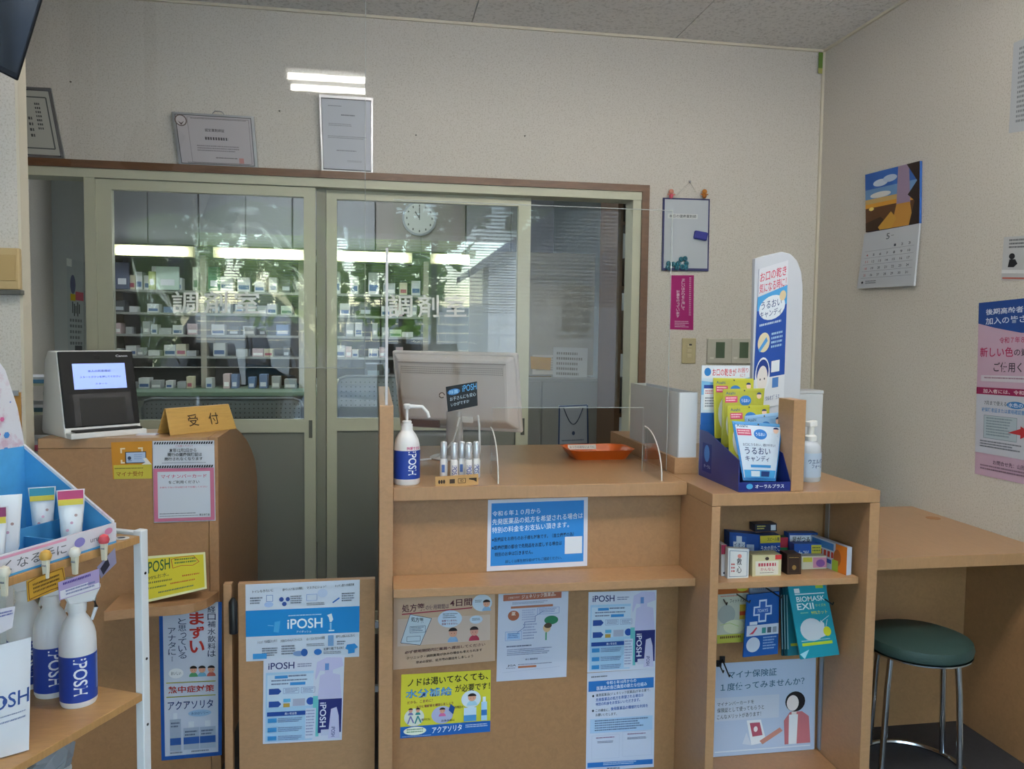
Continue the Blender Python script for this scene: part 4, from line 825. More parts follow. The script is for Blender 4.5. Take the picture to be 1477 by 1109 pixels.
RT_('side_wall', CBL, [(A0, B0+.004, .004), (A0, B1, .004), (A0, B1, .18), (A0, B0+.004, .04)], [(A0+.004, B0+.004, .004), (A0+.004, B1, .004), (A0+.004, B1, .18), (A0+.004, B0+.004, .04)])
RT_('side_edge', CFL, [(A0-.0006, B0+.004, .038), (A0-.0006, B1, .178), (A0-.0006, B1, .184), (A0-.0006, B0+.004, .044)], [(A0+.0046, B0+.004, .038), (A0+.0046, B1, .178), (A0+.0046, B1, .184), (A0+.0046, B0+.004, .044)])
RT_('back_wall', CBL, [(A0, B1, .004), (A1, B1, .004), (A1, B1, .18), (A0, B1, .18)], [(A0, B1-.004, .004), (A1, B1-.004, .004), (A1, B1-.004, .18), (A0, B1-.004, .18)])
RT_('row_step', mat('tray_blue_dark', '#3f86b8', .5), [(A0+.004, .11, .004), (A1, .11, .004), (A1, .11, .045), (A0+.004, .11, .045)], [(A0+.004, .114, .004), (A1, .114, .004), (A1, .114, .045), (A0+.004, .114, .045)])
RT_('row_step', mat('tray_blue_dark', '#3f86b8', .5), [(A0+.11, .01, .004), (A0+.11, .22, .004), (A0+.11, .22, .03), (A0+.11, .01, .03)], [(A0+.114, .01, .004), (A0+.114, .22, .004), (A0+.114, .22, .03), (A0+.114, .01, .03)])
hd = MB(); pts = [(A0+.0, .18), (A0+.015, .26), (A0+.04, .335), (A0+.1, .42), (A1, .45), (A1, .18)]
for off in (B1-.001, B1+.003): hd.v += [D1*a+D2*off+V((0, 0, z)) for a, z in pts]
n_ = len(pts); hd.f = [list(range(n_)), list(range(n_, 2*n_))[::-1]]+[[i, (i+1) % n_, n_+(i+1) % n_, n_+i] for i in range(n_)]
hdo = hd.build('header_card', CFL, tr)
rd = random.Random(3); mbs = [MB(), MB(), MB()]
for i in range(60):
    a = rd.uniform(A0+.02, A0+.18); z = rd.uniform(.17, .34)
    if z > .16+(a-A0)*4: continue
    r_ = rd.uniform(.002, .007); mbs[i % 3].add([D1*(a+r_*math.cos(k*1.05))+D2*(B1-.0015-.00004*i)+V((0, 0, z+r_*math.sin(k*1.05))) for k in range(6)], [list(range(6))])
for m_, c in zip(mbs, ('#d06a96', '#4f8fd0', '#8a9ac8')):
    if m_.v: o = m_.build('flower_print', ink(c), hdo, fix=False); o['kind'] = 'stuff'
# lettering on the lip
ls = Sheet('lip_print', '', '', [rk(.56, B0-.0004, tz+.04), rk(A0, B0-.0004, tz+.04), rk(A0, B0-.0004, tz+.005), rk(.56, B0-.0004, tz+.005)], color='#d4d2da', thick=.0002, root=tr)
ls.text('思わず、さわりたくなる手に', .06, .32, .76, .86, '#55565c', .0).rect(.3, .06, .76, .2, '#dc9cb4').ell(.82, .5, .025, .25, '#8a84c4').text('ururi', .87, .45, .93, .7, '#6a6a74', .004).ell(.96, .35, .02, .18, '#d88cb0'); ls.done()
def cream(px, py, a, b, label, top, rz, h=.1):
    q = rk(a, b, tz+.0045); t = thing('cream_tube', label, 'cream tube', q, rz, 'hand cream tubes in the blue tray')
    w_ = .021
    mb = MB(); lv = [(0, .013, .012), (.012, .015, .014), (.02, w_*.85, .013), (h*.5, w_*.95, .012), (h*.86, w_*1.1, .004), (h, w_*1.15, .0012)]
    for z, rx, ry in lv: mb.v += [V((rx*math.cos(k*math.pi/8), ry*math.sin(k*math.pi/8), z)) for k in range(16)]
    mb.f = [[j*16+i, j*16+(i+1) % 16, (j+1)*16+(i+1) % 16, (j+1)*16+i] for j in range(5) for i in range(16)]+[list(range(16))[::-1], [80+i for i in range(16)]]
    mb.build('tube', BOT, t, smooth=True)
    if top:
        MB().box(-w_*1.02, w_*1.02, -.0075, -.005, h*.84, h*.99).build('top_sticker', mat('sticker_'+top, top, .4), t); MB().box(-w_*1.0, w_*1.0, -.0095, -.007, h*.74, h*.84).build('yellow_sticker', mat('sticker_yellow', '#d8c23c', .4), t)
    for i in range(3): MB().lathe([(.0028, 0), (.0028, .0006)], n=8).build('flower_print', ink(['#cf9fb4', '#d4a8bc', '#b79a94'][i]), t).matrix_basis = Matrix.Translation((w_*(-.3+.35*i), -.0135, h*(.3+.13*i))) @ Matrix.Rotation(R(90), 4, 'X')
    return t
fc = R(18)
cream(0, 0, .118, .055, 'white hand cream tube with pink and yellow top sticker in front of the tray', '#b83c6c', fc, .108)
cream(0, 0, .085, .16, 'white hand cream tube with teal top sticker in the back row of the tray', '#2f8ca4', fc)
cream(0, 0, .092, .08, 'hand cream tube half hidden behind the front tube of the tray', '#7a9c4c', fc, .09)
cream(0, 0, .285, .055, 'white hand cream tube with dark pink sticker nearest the left photo edge', '#8c2c5c', fc, .108)
cream(0, 0, .225, .09, 'plain white hand cream tube leaning in the left compartment of the tray', None, fc, .115)
cream(0, 0, .2, .17, 'plain white hand cream tube in the back left of the tray', None, fc, .1)
# small labels clipped to the shelf edge
def rkp(px, py, off=.006):
    """point of the shelf's front face plane, a little proud"""
    d = at(px, py, y=1.0)-CAM; n_ = D2; o_ = RO-D2*off; t = (o_-CAM).dot(n_)/d.dot(n_); return CAM+d*t
def ticket(px, col, name, label, fn, off):
    s = Sheet('price_card', label, 'card', [rkp(x, y, off) for x, y in px], color=col, thick=.0006, rough=.3); fn(s); s.done()
ticket([(38, 838), (92, 817), (96, 846), (40, 868)], '#b98f34', '', 'gold handwritten label card hanging below the rack shelf', lambda s: s.line([(.04, .1), (.3, .02), (.95, .06), (.97, .9), (.6, .86), (.04, .92), (.04, .1)], .02, '#6a4620').rows(.15, .25, .9, .8, 3, '#5a4420', 4), .012)
ticket([(84, 840), (143, 820), (144, 848), (86, 866)], '#a99cc8', '', 'purple and white label card hanging below the rack shelf', lambda s: s.rect(.02, .5, .7, .95, '#d8dae4').rect(.3, .7, .98, .95, '#d8dae4').rows(.1, .1, .8, .35, 1, '#4a3a8a').rows(.15, .55, .9, .9, 2, '#5a6aa0'), .016)
ticket([(140, 818), (166, 790), (168, 812), (146, 834)], '#8a88a4', '', 'small clear sleeved black card at the right end of the rack shelf', lambda s: s.poly([(.1, .3), (.55, .1), (.6, .7), (.15, .9)], '#2a2c3c'), .012)
ticket([(-10, 880), (22, 874), (18, 905), (-8, 918)], '#d4d6e2', '', 'white label card at the left edge hanging on the rack', lambda s: s.rows(.2, .15, .9, .4, 2, '#3a4a9c'), .02)
for (px, py, c, lb) in ((66, 810, '#cfa24c', 'little clip with a tan cap holding the gold card'), (108, 805, '#e0dcd0', 'little clip with a cream bow holding the purple card'), (150, 786, '#c84a54', 'little clip with a red cap at the shelf corner'), (6, 834, '#d8d2c0', 'little cream clip at the left photo edge')):
    q = rkp(px, py, .01 if c != '#d8d2c0' else .018); t = thing('doll_clip', lb, 'clip', q, R(-25), 'little clips along the rack shelf edge')
    MB().hexa([V((-.0045, -.003, -.03)), V((.0045, -.003, -.03)), V((.0045, .003, -.03)), V((-.0045, .003, -.03))], [V((-.0065, -.004, .008)), V((.0065, -.004, .008)), V((.0065, .004, .008)), V((-.0065, .004, .008))]).build('peg', mat('clip_cream', '#d8d2bc', .5), t, .001)
    MB().lathe([(.0085, .004), (.0105, .010), (.0075, .018), (.002, .021)], n=14).build('cap', mat('clip_'+c, c, .45), t, smooth=True)
    MB().tube([(-.004, -.005, -.006), (.004, -.005, -.006)], .0016, 6).build('spring', STEEL, t)
ov = at(178, 771, z=.988)
o = MB().lathe([(.012, 0), (.012, .0012)], n=20, sx=1.25).build('oval_sticker', mat('oval_white', '#d8d8d6', .4)); o.location = (ov.x-.004, ov.y, .9806); tag(o, 'white oval sticker with a black drawing at the rack corner', 'sticker')
MB().lathe([(.006, .0012), (.006, .0015)], n=12, sx=1.3).build('printed_picture', BLACK, o)
q = at(70, 1100, y=1.78)
wt = thing('wrapped_jar', 'white jar in crumpled clear wrap under the rack shelf', 'jar', (q.x, q.y, .3755))
MB().lathe([(.04, 0), (.042, .09), (.043, .1), (.036, .103)], n=24).build('jar', BOT, wt, smooth=True)
rd = random.Random(9); wm = MB().ball((0, 0, .135), .043, 14, 9)
for v_ in wm.v: v_ += V((rd.uniform(-1, 1), rd.uniform(-1, 1), rd.uniform(-1, 1)))*.007
wm.build('crumpled_wrap', mat('wrap_grey', '#9aa2ac', .25, alpha=.75), wt)
MB().tube([(.012, 0, .15), (.014, 0, .24)], .006, 8).build('neck', mat('wrap_clear', '#c4ccd6', .3), wt)
# ================================================================ on the service counter
mo = thing('desktop_computer', 'white desktop computer seen from behind on the counter', 'computer', (.28, 2.87, ZC), R(-28))
PCW = mat('computer_white', '#d3c9c3', .4)
MB().lathe([(.075, 0), (.078, .004), (.07, .009), (.02, .012)], n=32, sx=1.15).build('base', mat('base_white', '#d8d6d4', .35), mo, smooth=True)
MB().lathe([(.034, .008), (.03, .03), (.028, .17)], n=24, sx=1.1, sy=.6).build('stand', mat('stand_grey', '#b5afac', .4), mo, smooth=True)
TM = Matrix.Translation((0, -.0, .235)) @ Matrix.Rotation(R(14), 4, 'X')
MB().box(-.238, .238, .012, .03, -.145, .145, TM).build('screen_bezel', PCW, mo, .006)
q0 = [TM @ V(p) for p in ((-.232, .012, -.135), (.232, .012, -.135), (.232, .012, .139), (-.232, .012, .139))]
q1 = [TM @ V(p) for p in ((-.2, -.024, -.095), (.2, -.024, -.095), (.205, -.014, .125), (-.205, -.014, .125))]
MB().hexa(q1, q0).build('back_shell', PCW, mo, .008)
hm = MB()
for i in range(56):
    for j in range(4):
        c = TM @ V((-.19+i*.0069, -.0166, .075+j*.0075)); hm.add([c+V((.0018*math.cos(k), -.001, .0018*math.sin(k))) for k in (0, 1.05, 2.09, 3.14, 4.19, 5.24)], [list(range(6))])
o = hm.build('vent_hole', mat('vent_dark', '#6c645e', .7), mo, fix=False); o['kind'] = 'stuff'
MB().box(-.205, .205, -.0185, -.0165, .112, .116, TM).build('seam_ridge', mat('seam_grey', '#a89f98', .4), mo)
MB().box(-.17, -.06, -.028, -.02, -.125, -.1, TM).build('port_panel', mat('port_brown', '#6a4a3c', .5), mo)
MB().box(.03, .07, -.03, -.02, -.1, -.08, TM).build('plug', WHITE, mo)
for k, pts in enumerate(([(.03, -.03, .15), (.035, -.06, .12), (.02, -.06, .07), (-.02, -.05, .03), (-.05, -.06, .004)], [(.1, -.03, .16), (.12, -.07, .13), (.13, -.09, .05), (.128, -.1, .004)], [(-.06, -.07, .004), (-.1, -.13, .004), (-.135, -.16, .004)])):
    MB().tube(pts, .0035, 8).build('cable', WHITE, mo, smooth=True)
# acrylic partition
YA = 2.535; xr = at(966, 480, y=YA).x; zt = at(900, 301, y=YA).z; zc = at(830, 588, y=YA).z
pt = thing('acrylic_partition', 'large clear acrylic partition with a cut out standing on the counter', 'acrylic partition', (.5, YA, ZC))
def LP(pts): return [(x-.5, z-ZC) for x, z in pts]
MB().prism(LP([(.056, ZC), (.366, ZC), (.366, zc), (.866, zc), (.866, ZC), (xr, ZC), (xr, zt), (.056, zt)]), 0, .003, 'y').build('sheet', ACRYL, pt)
for nm, pts in (('top_edge', [(.056, zt), (xr, zt)]), ('right_edge', [(xr, ZC), (xr, zt)]), ('cut_edge', [(.366, ZC), (.366, zc), (.866, zc), (.866, ZC)])):
    MB().tube([V((x-.5, .0015, z-ZC)) for x, z in pts], .0013, 6).build(nm, ACEDGE, pt)
for x in (.362, .872):
    pf = [(0, 0), (-.17, 0)]+[(-.17*math.cos(R(a)), .15*math.sin(R(a))) for a in range(10, 91, 10)]
    f = MB().prism(pf, x-.5-.002, x-.5+.002, 'x').build('foot', ACRYL, pt)
    MB().tube([V((x-.5, y, z)) for y, z in pf[1:]], .002, 6).build('foot_edge', mat('foot_white', '#d6d4d0', .3), f, smooth=True)
# black hanging card
s = sheet('black_card', 'black card with blue and white chalk writing on the acrylic partition', 'card', [(643, 558), (688, 550), (689, 585), (646, 594)], dict(y=YA-.003), color='#14161c', thick=.0015, rough=.35)
s.text('iPOSH', .52, .06, .98, .32, '#5aa4dc', .008).ell(.24, .25, .2, .12, '#3a78b8').text('除菌', .1, .17, .38, .33, '#a8d4f0', .004).text('お子さんにも安心', .1, .44, .95, .6, '#b9c8d4', .002, -.02).text('いかがですか', .12, .68, .72, .82, '#b9c8d4', .002, -.02); s.done()
rg = [at(641, 570, y=YA-.004)+V((.008*math.cos(k), 0, .008*math.sin(k)))+V((-.008, 0, 0)) for k in [i*.5 for i in range(12)]]
MB().tube(rg, .0016, 6).build('ring', mat('ring_brown', '#4a3a34', .5), s.o, shift=s.sh)
# mini sprays
SIL = mat('silver_foil', '#d4d8de', .22, metal=.45)
def mini(px, y, label, txt):
    x = at(px, 680, y=y).x; t = thing('mini_spray', label, 'spray bottle', (x, y, ZC), 0, 'mini spray bottles on the counter')
    MB().lathe([(.0112, 0), (.012, .003), (.012, .052), (.009, .06)], n=18).build('body', BOT, t, smooth=True)
    MB().lathe([(.0102, .06), (.011, .063), (.0106, .108), (.008, .112)], n=14).build('foil_cap', SIL if txt != 2 else BOT, t, smooth=True)
    if txt == 1: wrap_text('iPOSH', .0126, .004, .042, -35, 35, .012, True).build('lettering', ink('#3a4f9c'), t, fix=False)
    else: patch(.0125, .018, .042, -35, 10, 6).build('label', ink('#5a78b8'), t)
for px, y, lb, k in ((640, 2.485, 'leftmost mini spray bottle with blue label on the counter', 0), (655, 2.465, 'second mini spray bottle with lettering beside the payment sign', 1), (666, 2.49, 'middle mini spray bottle with blue label on the counter', 0), (676, 2.465, 'fourth mini spray bottle with lettering beside the payment sign', 1), (687, 2.485, 'rightmost mini spray bottle with lettering on the counter', 1)): mini(px, y, lb, k)
s = sheet('payment_sign', 'small wooden sign with printed payment marks at the counter front edge', 'sign', [(628, 688), (690, 684), (690, 699), (628, 703)], dict(y=2.346), color='#c49a64', thick=.008)
for u in (.09, .145, .2): s.ell(u, .5, .026, .2, '#3a2c20', 10)
s.rect(.33, .3, .45, .72, '#4a3a2c').frame(.53, .3, .7, .72, .012, '#3a2c20').text('ID', .58, .38, .65, .6, '#3a2c20', .01).poly([(.78, .3), (.96, .3), (.96, .72), (.9, .55), (.78, .42)], '#3a2c20'); s.done()
# orange tray
tc = thing('coin_tray', 'shallow orange plastic tray with a white paper strip', 'tray', (.803, 2.86, ZC), R(2))
def rr(w, h, r, n=6): return [(cx*(w-r)+r*math.cos(R(a0+90*i/n)), cy*(h-r)+r*math.sin(R(a0+90*i/n))) for cx, cy, a0 in ((1, 1, 0), (-1, 1, 90), (-1, -1, 180), (1, -1, 270)) for i in range(n+1)]
mb = MB(); rings = [(rr(.095, .07, .03), 0), (rr(.122, .09, .045), .034), (rr(.126, .094, .048), .036), (rr(.118, .086, .045), .035), (rr(.092, .067, .03), .003)]
for rg_, z in rings: mb.v += [V((x, y, z)) for x, y in rg_]
N = 28; mb.f = [[j*N+i, j*N+(i+1) % N, (j+1)*N+(i+1) % N, (j+1)*N+i] for j in range(4) for i in range(N)]+[list(range(N))[::-1], [4*N+i for i in range(N)]]
mb.build('tray_body', mat('orange_plastic', '#d8621c', .3), tc, smooth=True)
ts = Sheet('paper_strip', '', '', [V((.803-.09, 2.86+.078, ZC+.035)), V((.803+.02, 2.86+.08, ZC+.035)), V((.803+.02, 2.86+.074, ZC+.018)), V((.803-.09, 2.86+.072, ZC+.018))], color='#e4e0da', thick=.0005, root=tc)
ts.text('おつりの出ないように', .06, .25, .94, .75, '#6a6660', .004); ts.done()
# frosted plastic box on the upstand
FX0 = at(977, 620, y=2.48).x+.003; FX1 = at(1005, 620, y=2.48).x; fzt = at(990, 566, y=2.48).z; fyb = at(909, 600, x=FX0).y
fb = thing('frosted_box', 'frosted white plastic box standing on the wooden upstand', 'box', (FX0, 2.48, 1.0085))
FR = mat('frosted_plastic', '#dcdee0', .45, alpha=.62); hh = fzt-1.0085
MB().box(0, .003, 0, fyb-2.48, 0, hh).build('left_side', FR, fb)
MB().box(.003, FX1-FX0, 0, .003, 0, hh).build('front_side', mat('frosted_white', '#d4d8de', .4), fb)
MB().box(FX1-FX0-.003, FX1-FX0, .003, fyb-2.48, 0, hh).build('right_side', mat('frosted_white', '#d4d8de', .4), fb)
MB().box(.003, FX1-FX0-.003, fyb-2.483, fyb-2.48, 0, hh).build('back_side', FR, fb)
MB().box(.003, FX1-FX0-.003, .003, fyb-2.483, 0, .003).build('bottom', FR, fb)
# paper bag hanging on the locker
s = sheet('paper_bag', 'white paper bag with dark blue edges hanging on the grey locker', 'bag', [(806, 585), (848, 583), (849, 641), (805, 643)], dict(y=4.722), color='#a9b0bc', thick=.01)
s.frame(.02, .02, .98, .98, .05, '#3a4a6c').rows(.15, .05, .7, .1, 1, '#d4d8e0').rows(.12, .86, .88, .92, 1, '#5a6478').ell(.5, .7, .05, .05, '#3a4a6c'); s.done()
hb_ = [at(813+28*i/10, 588+24*math.sin(math.pi*i/10), y=4.718) for i in range(11)]
MB().tube(hb_, .003, 6).build('handle', mat('cord_blue', '#2f3a54', .6), s.o, shift=s.sh)

# ================================================================ on the display unit
CN = mat('box_navy', '#1c2a78', .35)
cx0, cx1, cy0, cy1 = 1.03, 1.193, 2.168, 2.455
cz1 = at(1008, 619, x=cx0).z; cz0 = at(1070, 664, y=cy0).z; hz = at(1040, 527, y=cy1).z
cb = thing('candy_box', 'navy blue cardboard counter box with a tall back card for candy pouches', 'display box', (1.11, 2.3, ZC))
def CB(name, m, mb): return W(mb, name, m, cb)
CB('base', CN, MB().box(cx0, cx1, cy0, cy1, ZC+.0002, ZC+.004))
for x in (cx0, cx1-.003): CB('side_wall', CN, MB().prism([(cy0, ZC+.004), (cy1, ZC+.004), (cy1, cz1), (cy1-.06, cz1), (cy0+.05, cz0+.012), (cy0, cz0 if x == cx0 else ZC+.028)], x, x+.003, 'x'))
CB('front_lip', CN, MB().box(cx0+.003, cx1-.003, cy0, cy0+.003, ZC+.004, ZC+.028))
CB('back_wall', mat('box_blue', '#2a66b4', .4), MB().box(cx0, cx1, cy1, cy1+.003, ZC+.0002, hz-.1))
hs_ = Sheet('header_card', '', '', [V((cx0, cy1-.001, hz)), V((cx1, cy1-.001, hz)), V((cx1, cy1-.001, hz-.19)), V((cx0, cy1-.001, hz-.19))], color='#cfe0f0', thick=.002, root=cb)
hs_.rect(0, .0, 1, .22, '#e2e8f2').ell(.12, .11, .07, .07, '#2a78c0').text('お口の乾きが', .22, .05, .72, .18, '#c4344c', .014).text('お困り', .75, .04, .97, .12, '#c4344c', .006).text('に！', .8, .14, .9, .19, '#c4344c', .006).poly([(0, .26), (.4, .3), (1, .2), (1, .4), (0, .5)], '#7cb8e4').rect(.05, .33, .5, .75, '#e6eaf0').rect(.05, .33, .5, .39, '#2c4a9c').rows(.08, .42, .46, .5, 2, '#c04858').rows(.08, .54, .46, .72, 4, '#5a6478').rect(0, .8, 1, 1, '#2a66b4'); hs_.done()
fs_ = Sheet('lip_print', '', '', [V((cx0+.003, cy0-.0003, ZC+.027)), V((cx1-.003, cy0-.0003, ZC+.027)), V((cx1-.003, cy0-.0003, ZC+.005)), V((cx0+.003, cy0-.0003, ZC+.005))], color='#1c2a78', thick=.0002, root=cb)
fs_.ell(.2, .5, .065, .36, '#4aa4dc').text('オーラルプラス', .31, .25, .88, .76, '#e8eef8', .014); fs_.done()
sp = Sheet('side_print', '', '', [V((cx0-.0004, 2.43, ZC+.11)), V((cx0-.0004, 2.36, ZC+.11)), V((cx0-.0004, 2.36, ZC+.02)), V((cx0-.0004, 2.43, ZC+.02))], color='#1c2a78', thick=.0002, root=cb)
sp.ell(.5, .35, .3, .3, '#4a86d4').text('オーラル', .2, .74, .9, .86, '#c8d4ec', .01); sp.done()
def pouch(px, ys, col, edge, label, front=False):
    q = [at(px[0][0], px[0][1], y=ys[0]), at(px[1][0], px[1][1], y=ys[0]), at(px[2][0], px[2][1], y=ys[1]), at(px[3][0], px[3][1], y=ys[1])]
    for p in q[2:]: p.z = max(p.z, ZC+.006)
    s = Sheet('candy_pouch', label, 'pouch', q, color=col, bulge=.012, thick=.002, rough=.25, group='candy pouches in the navy box')
    s.rect(.0, .0, 1, .05, edge).rect(.04, .06, .96, .95, edge if not front else '#cfdcec')
    s.text('Asahi', .06, .05, .28, .1, '#3a5a78', .012).rect(.05, .13, .33, .24, '#c2466c').rows(.07, .15, .31, .23, 2, '#f0d8e0').ell(.52, .21, .14, .09, '#2f74c0').ell(.86, .13, .06, .05, '#e8c4b0').ell(.86, .105, .062, .035, '#2a3a6c', 14, 180, 360).text('うるおい', .42, .18, .62, .24, '#e4ecf6', .01).ell(.5, .035, .02, .014, '#4a4a40', 8)
    if front: s.text('お口にうるおい、続けやすい！', .12, .37, .86, .42, '#2f3f6c', .006).text('うるおい', .14, .44, .74, .56, '#27346c', .008).text('キャンディ', .13, .58, .72, .68, '#27346c', .008).rect(.24, .735, .78, .78, '#3f8fd0').rect(.06, .82, .94, .95, '#4aa0d8').rect(.24, .84, .48, .93, '#d4e0ea').rect(.52, .84, .76, .93, '#27407c')
    else: s.ell(.3, .6, .22, .3, '#d6dcd8')
    s.done()
pouch([(1029, 545), (1087, 546), (1086, 632), (1031, 632)], (2.44, 2.42), '#b9b83c', '#b4b43a', 'rearmost yellow candy pouch in the navy counter box')
pouch([(1043, 561), (1103, 560), (1096, 645), (1040, 645)], (2.4, 2.37), '#a9aa3c', '#a8aa3e', 'second yellow candy pouch in the navy counter box')
pouch([(1049, 585), (1110, 584), (1108, 668), (1052, 668)], (2.35, 2.32), '#b4b53a', '#b2b43c', 'front yellow candy pouch in the navy counter box')
pouch([(1074, 600), (1129, 594), (1123, 690), (1080, 690)], (2.3, 2.265), '#7fa8d4', '#8ab4dc', 'light blue candy pouch behind the front one')
pouch([(1056, 607), (1129, 612), (1119, 694), (1072, 693)], (2.245, 2.2), '#3f86c8', '#5a9cd4', 'front pale blue candy pouch with big lettering', True)
# tall promotional board
YB = 2.5
bp = [(1089, 373), (1105, 368), (1128, 363), (1140, 366), (1150, 376), (1156, 392), (1158, 412), (1156, 520), (1154, 575)]
pw_ = [at(x, y, y=YB) for x, y in bp]; zb = ZC+.0005
pb_ = thing('promotion_board', 'tall white promotional board with a candy poster behind the navy box', 'display board', (1.3, YB, ZC))
pl = [(p.x, p.z) for p in pw_]; xl = at(1085, 590, y=YB).x
W(MB().prism(pl+[(pl[-1][0], zb), (xl, zb)], YB, YB+.02, 'y'), 'board', mat('board_white', '#c3c7d2', .4), pb_, .002)
ps = Sheet('poster_strip', '', '', [at(1095, 388, y=YB-.002), at(1137, 375, y=YB-.002), at(1130, 583, y=YB-.002), at(1085, 590, y=YB-.002)], color='#20489c', thick=.001, root=pb_)
ps.rect(0, -.0, 1, .2, '#d2d4de').text('お口の乾き', .05, .03, .95, .1, '#c23458', .01).text('気になる時に！', .04, .11, .96, .18, '#c23458', .008).poly([(0, .2), (1, .17), (1, .3), (0, .3)], '#4a9ad4').ell(.5, .3, .44, .085, '#dde4ee').text('うるおい', .13, .245, .82, .3, '#27407c', .008).text('キャンディ', .1, .31, .82, .36, '#27407c', .008).ell(.85, .235, .11, .035, '#d8c4a0')
ps.rows(.1, .4, .85, .43, 1, '#c4d4ec').ell(.27, .535, .2, .07, '#d8ccac').poly([(.1, .58), (.35, .5), (.4, .53), (.15, .6)], '#4a90d0').rows(.52, .48, .9, .6, 4, '#a8cbe8').rect(0, .79, 1, 1, '#d6d9e2').ell(.27, .77, .24, .13, '#dfe2ea').ell(.27, .745, .2, .09, '#1f3a84').ell(.27, .79, .17, .09, '#e4dcda').rect(.55, .68, .82, .76, '#dfe4ec').rect(.6, .8, .8, .87, '#4a78b8').ell(.2, .795, .02, .008, '#3a3a48', 8).ell(.34, .795, .02, .008, '#3a3a48', 8).text('ｳﾙｵﾌﾟﾗｽ', .4, .92, .85, .955, '#5a6a94', .006); ps.done()
a = at(1140, 620, y=2.62).x; b = at(1186, 620, y=2.62).x; zt2 = at(1170, 563, y=2.62).z
wp = thing('white_case', 'plain white plastic case behind the soap bottle', 'case', ((a+b)/2, 2.62, ZC))
W(MB().box(a, b, 2.62, 2.7, ZC+.0002, zt2-.012), 'body', mat('case_white', '#ccd0d6', .4), wp, .004)
W(MB().box(a-.001, b+.001, 2.619, 2.701, zt2-.012, zt2), 'lid', mat('case_white', '#ccd0d6', .4), wp, .003)
sb = at(1175, 696, z=ZC)
so_ = thing('soap_bottle', 'clear white foam soap bottle with pale label on the display unit', 'soap bottle', (sb.x, sb.y+.032, ZC), R(15))
SP = mat('soap_plastic', '#c6ccd6', .25)
MB().lathe([(.034, 0), (.037, .005), (.037, .095), (.034, .112), (.022, .124), (.015, .127)], n=28, sy=.8).build('body', SP, so_, smooth=True)
lb_ = MB().grid(lambda u, v: V((.0376*math.sin(R(-70+140*u)), -.0376*.8*math.cos(R(-70+140*u)), .09-.075*v)), 16, 1).build('label', mat('soap_label', '#b7cbe2', .45), so_, smooth=True)
for t_, z0, z1, c in (('ウエルパス', .058, .072, '#27407c'), ('フォーム', .044, .056, '#27407c')):
    m_ = wrap_text(t_, .0382, z0, z1, -45 if len(t_) > 4 else -28, 48 if len(t_) > 4 else 34, .014)
    for v_ in m_.v: v_.y *= .8
    m_.build('lettering', ink(c), so_, fix=False)
MB().lathe([(.017, .126), (.018, .14), (.013, .145)], n=18).build('collar', WHITE, so_, smooth=True)
MB().lathe([(.01, .145), (.01, .17)], n=14).build('stem', WHITE, so_, smooth=True)
MB().hexa([V((-.014, -.012, .17)), V((.016, -.012, .17)), V((.016, .012, .17)), V((-.014, .012, .17))], [V((-.016, -.011, .186)), V((.016, -.011, .19)), V((.016, .011, .19)), V((-.016, .011, .186))]).build('pump_head', WHITE, so_, .003)
# cartons on the unit's shelf
ZS = .6882
def carton(px, y, d, col, label, fn=None, lift=0):
    q = [at(x, yy, y=y) for x, yy in px]
    dz = ZS+lift-min(q[2].z, q[3].z)
    for p in q: p.z += dz
    q[2].z = q[3].z = ZS+lift; 
    s = Sheet('medicine_carton', label, 'carton', q, color=col, thick=d, rough=.4, group='medicine cartons on the unit shelf')
    if fn: fn(s)
    s.done(); return s
carton([(1053, 746), (1097, 750), (1097, 792), (1053, 790)], 2.35, .04, '#28509c', 'large navy blue carton with white cross at the back of the unit shelf', lambda s: s.rect(.1, .1, .55, .9, '#2f5cae').rect(.22, .1, .4, .62, '#d4dcea').rect(.12, .28, .5, .46, '#d4dcea').rect(.55, .35, .8, .7, '#b8c4e0').text('イオン', .14, .32, .48, .44, '#27407c', .01).rows(.1, .75, .9, .9, 1, '#c4d4ec'))
carton([(1097, 756), (1126, 755), (1126, 796), (1097, 796)], 2.345, .04, '#2450a4', 'blue carton beside the large navy carton on the unit shelf', lambda s: s.rect(0, 0, 1, .26, '#c8b83c').text('うおの目たこ', .04, .36, .98, .56, '#e6ecf6', .014).rows(.1, .66, .9, .76, 1, '#c4d4ec').text('スピール膏', .35, .06, .95, .2, '#2c3440', .01))
carton([(1090, 739), (1121, 738), (1121, 749), (1090, 750)], 2.345, .04, '#22253a', 'small black carton lying on top of the blue carton', lambda s: s.rect(.72, .15, .95, .85, '#c4ccd8').rows(.08, .2, .5, .8, 2, '#d0c468'), .1035)
carton([(1124, 760), (1137, 760), (1137, 796), (1124, 796)], 2.355, .03, '#2c7a4c', 'narrow red and green carton in the middle of the unit shelf', lambda s: s.rect(0, 0, 1, .4, '#b83448').rect(0, .8, 1, 1, '#d4dcd4'))
carton([(1138, 757), (1180, 757), (1180, 797), (1138, 797)], 2.36, .03, '#28509c', 'blue carton with white leg cramp band on the unit shelf', lambda s: s.rect(.04, .08, .96, .42, '#d6dbe4').text('足がつる', .12, .12, .72, .32, '#22283a', .016).rows(.1, .34, .9, .4, 1, '#c87a34').rows(.1, .5, .9, .9, 3, '#a8bce0'))
carton([(1146, 772), (1187, 772), (1187, 803), (1146, 803)], 2.31, .03, '#2c58ac', 'blue carton with yellow corner in front of the leg cramp carton', lambda s: s.text('中渕', .1, .3, .5, .75, '#d4dcee', .01).rect(.6, .05, .97, .5, '#c9c046').rows(.64, .14, .93, .4, 2, '#4a5a3c'))
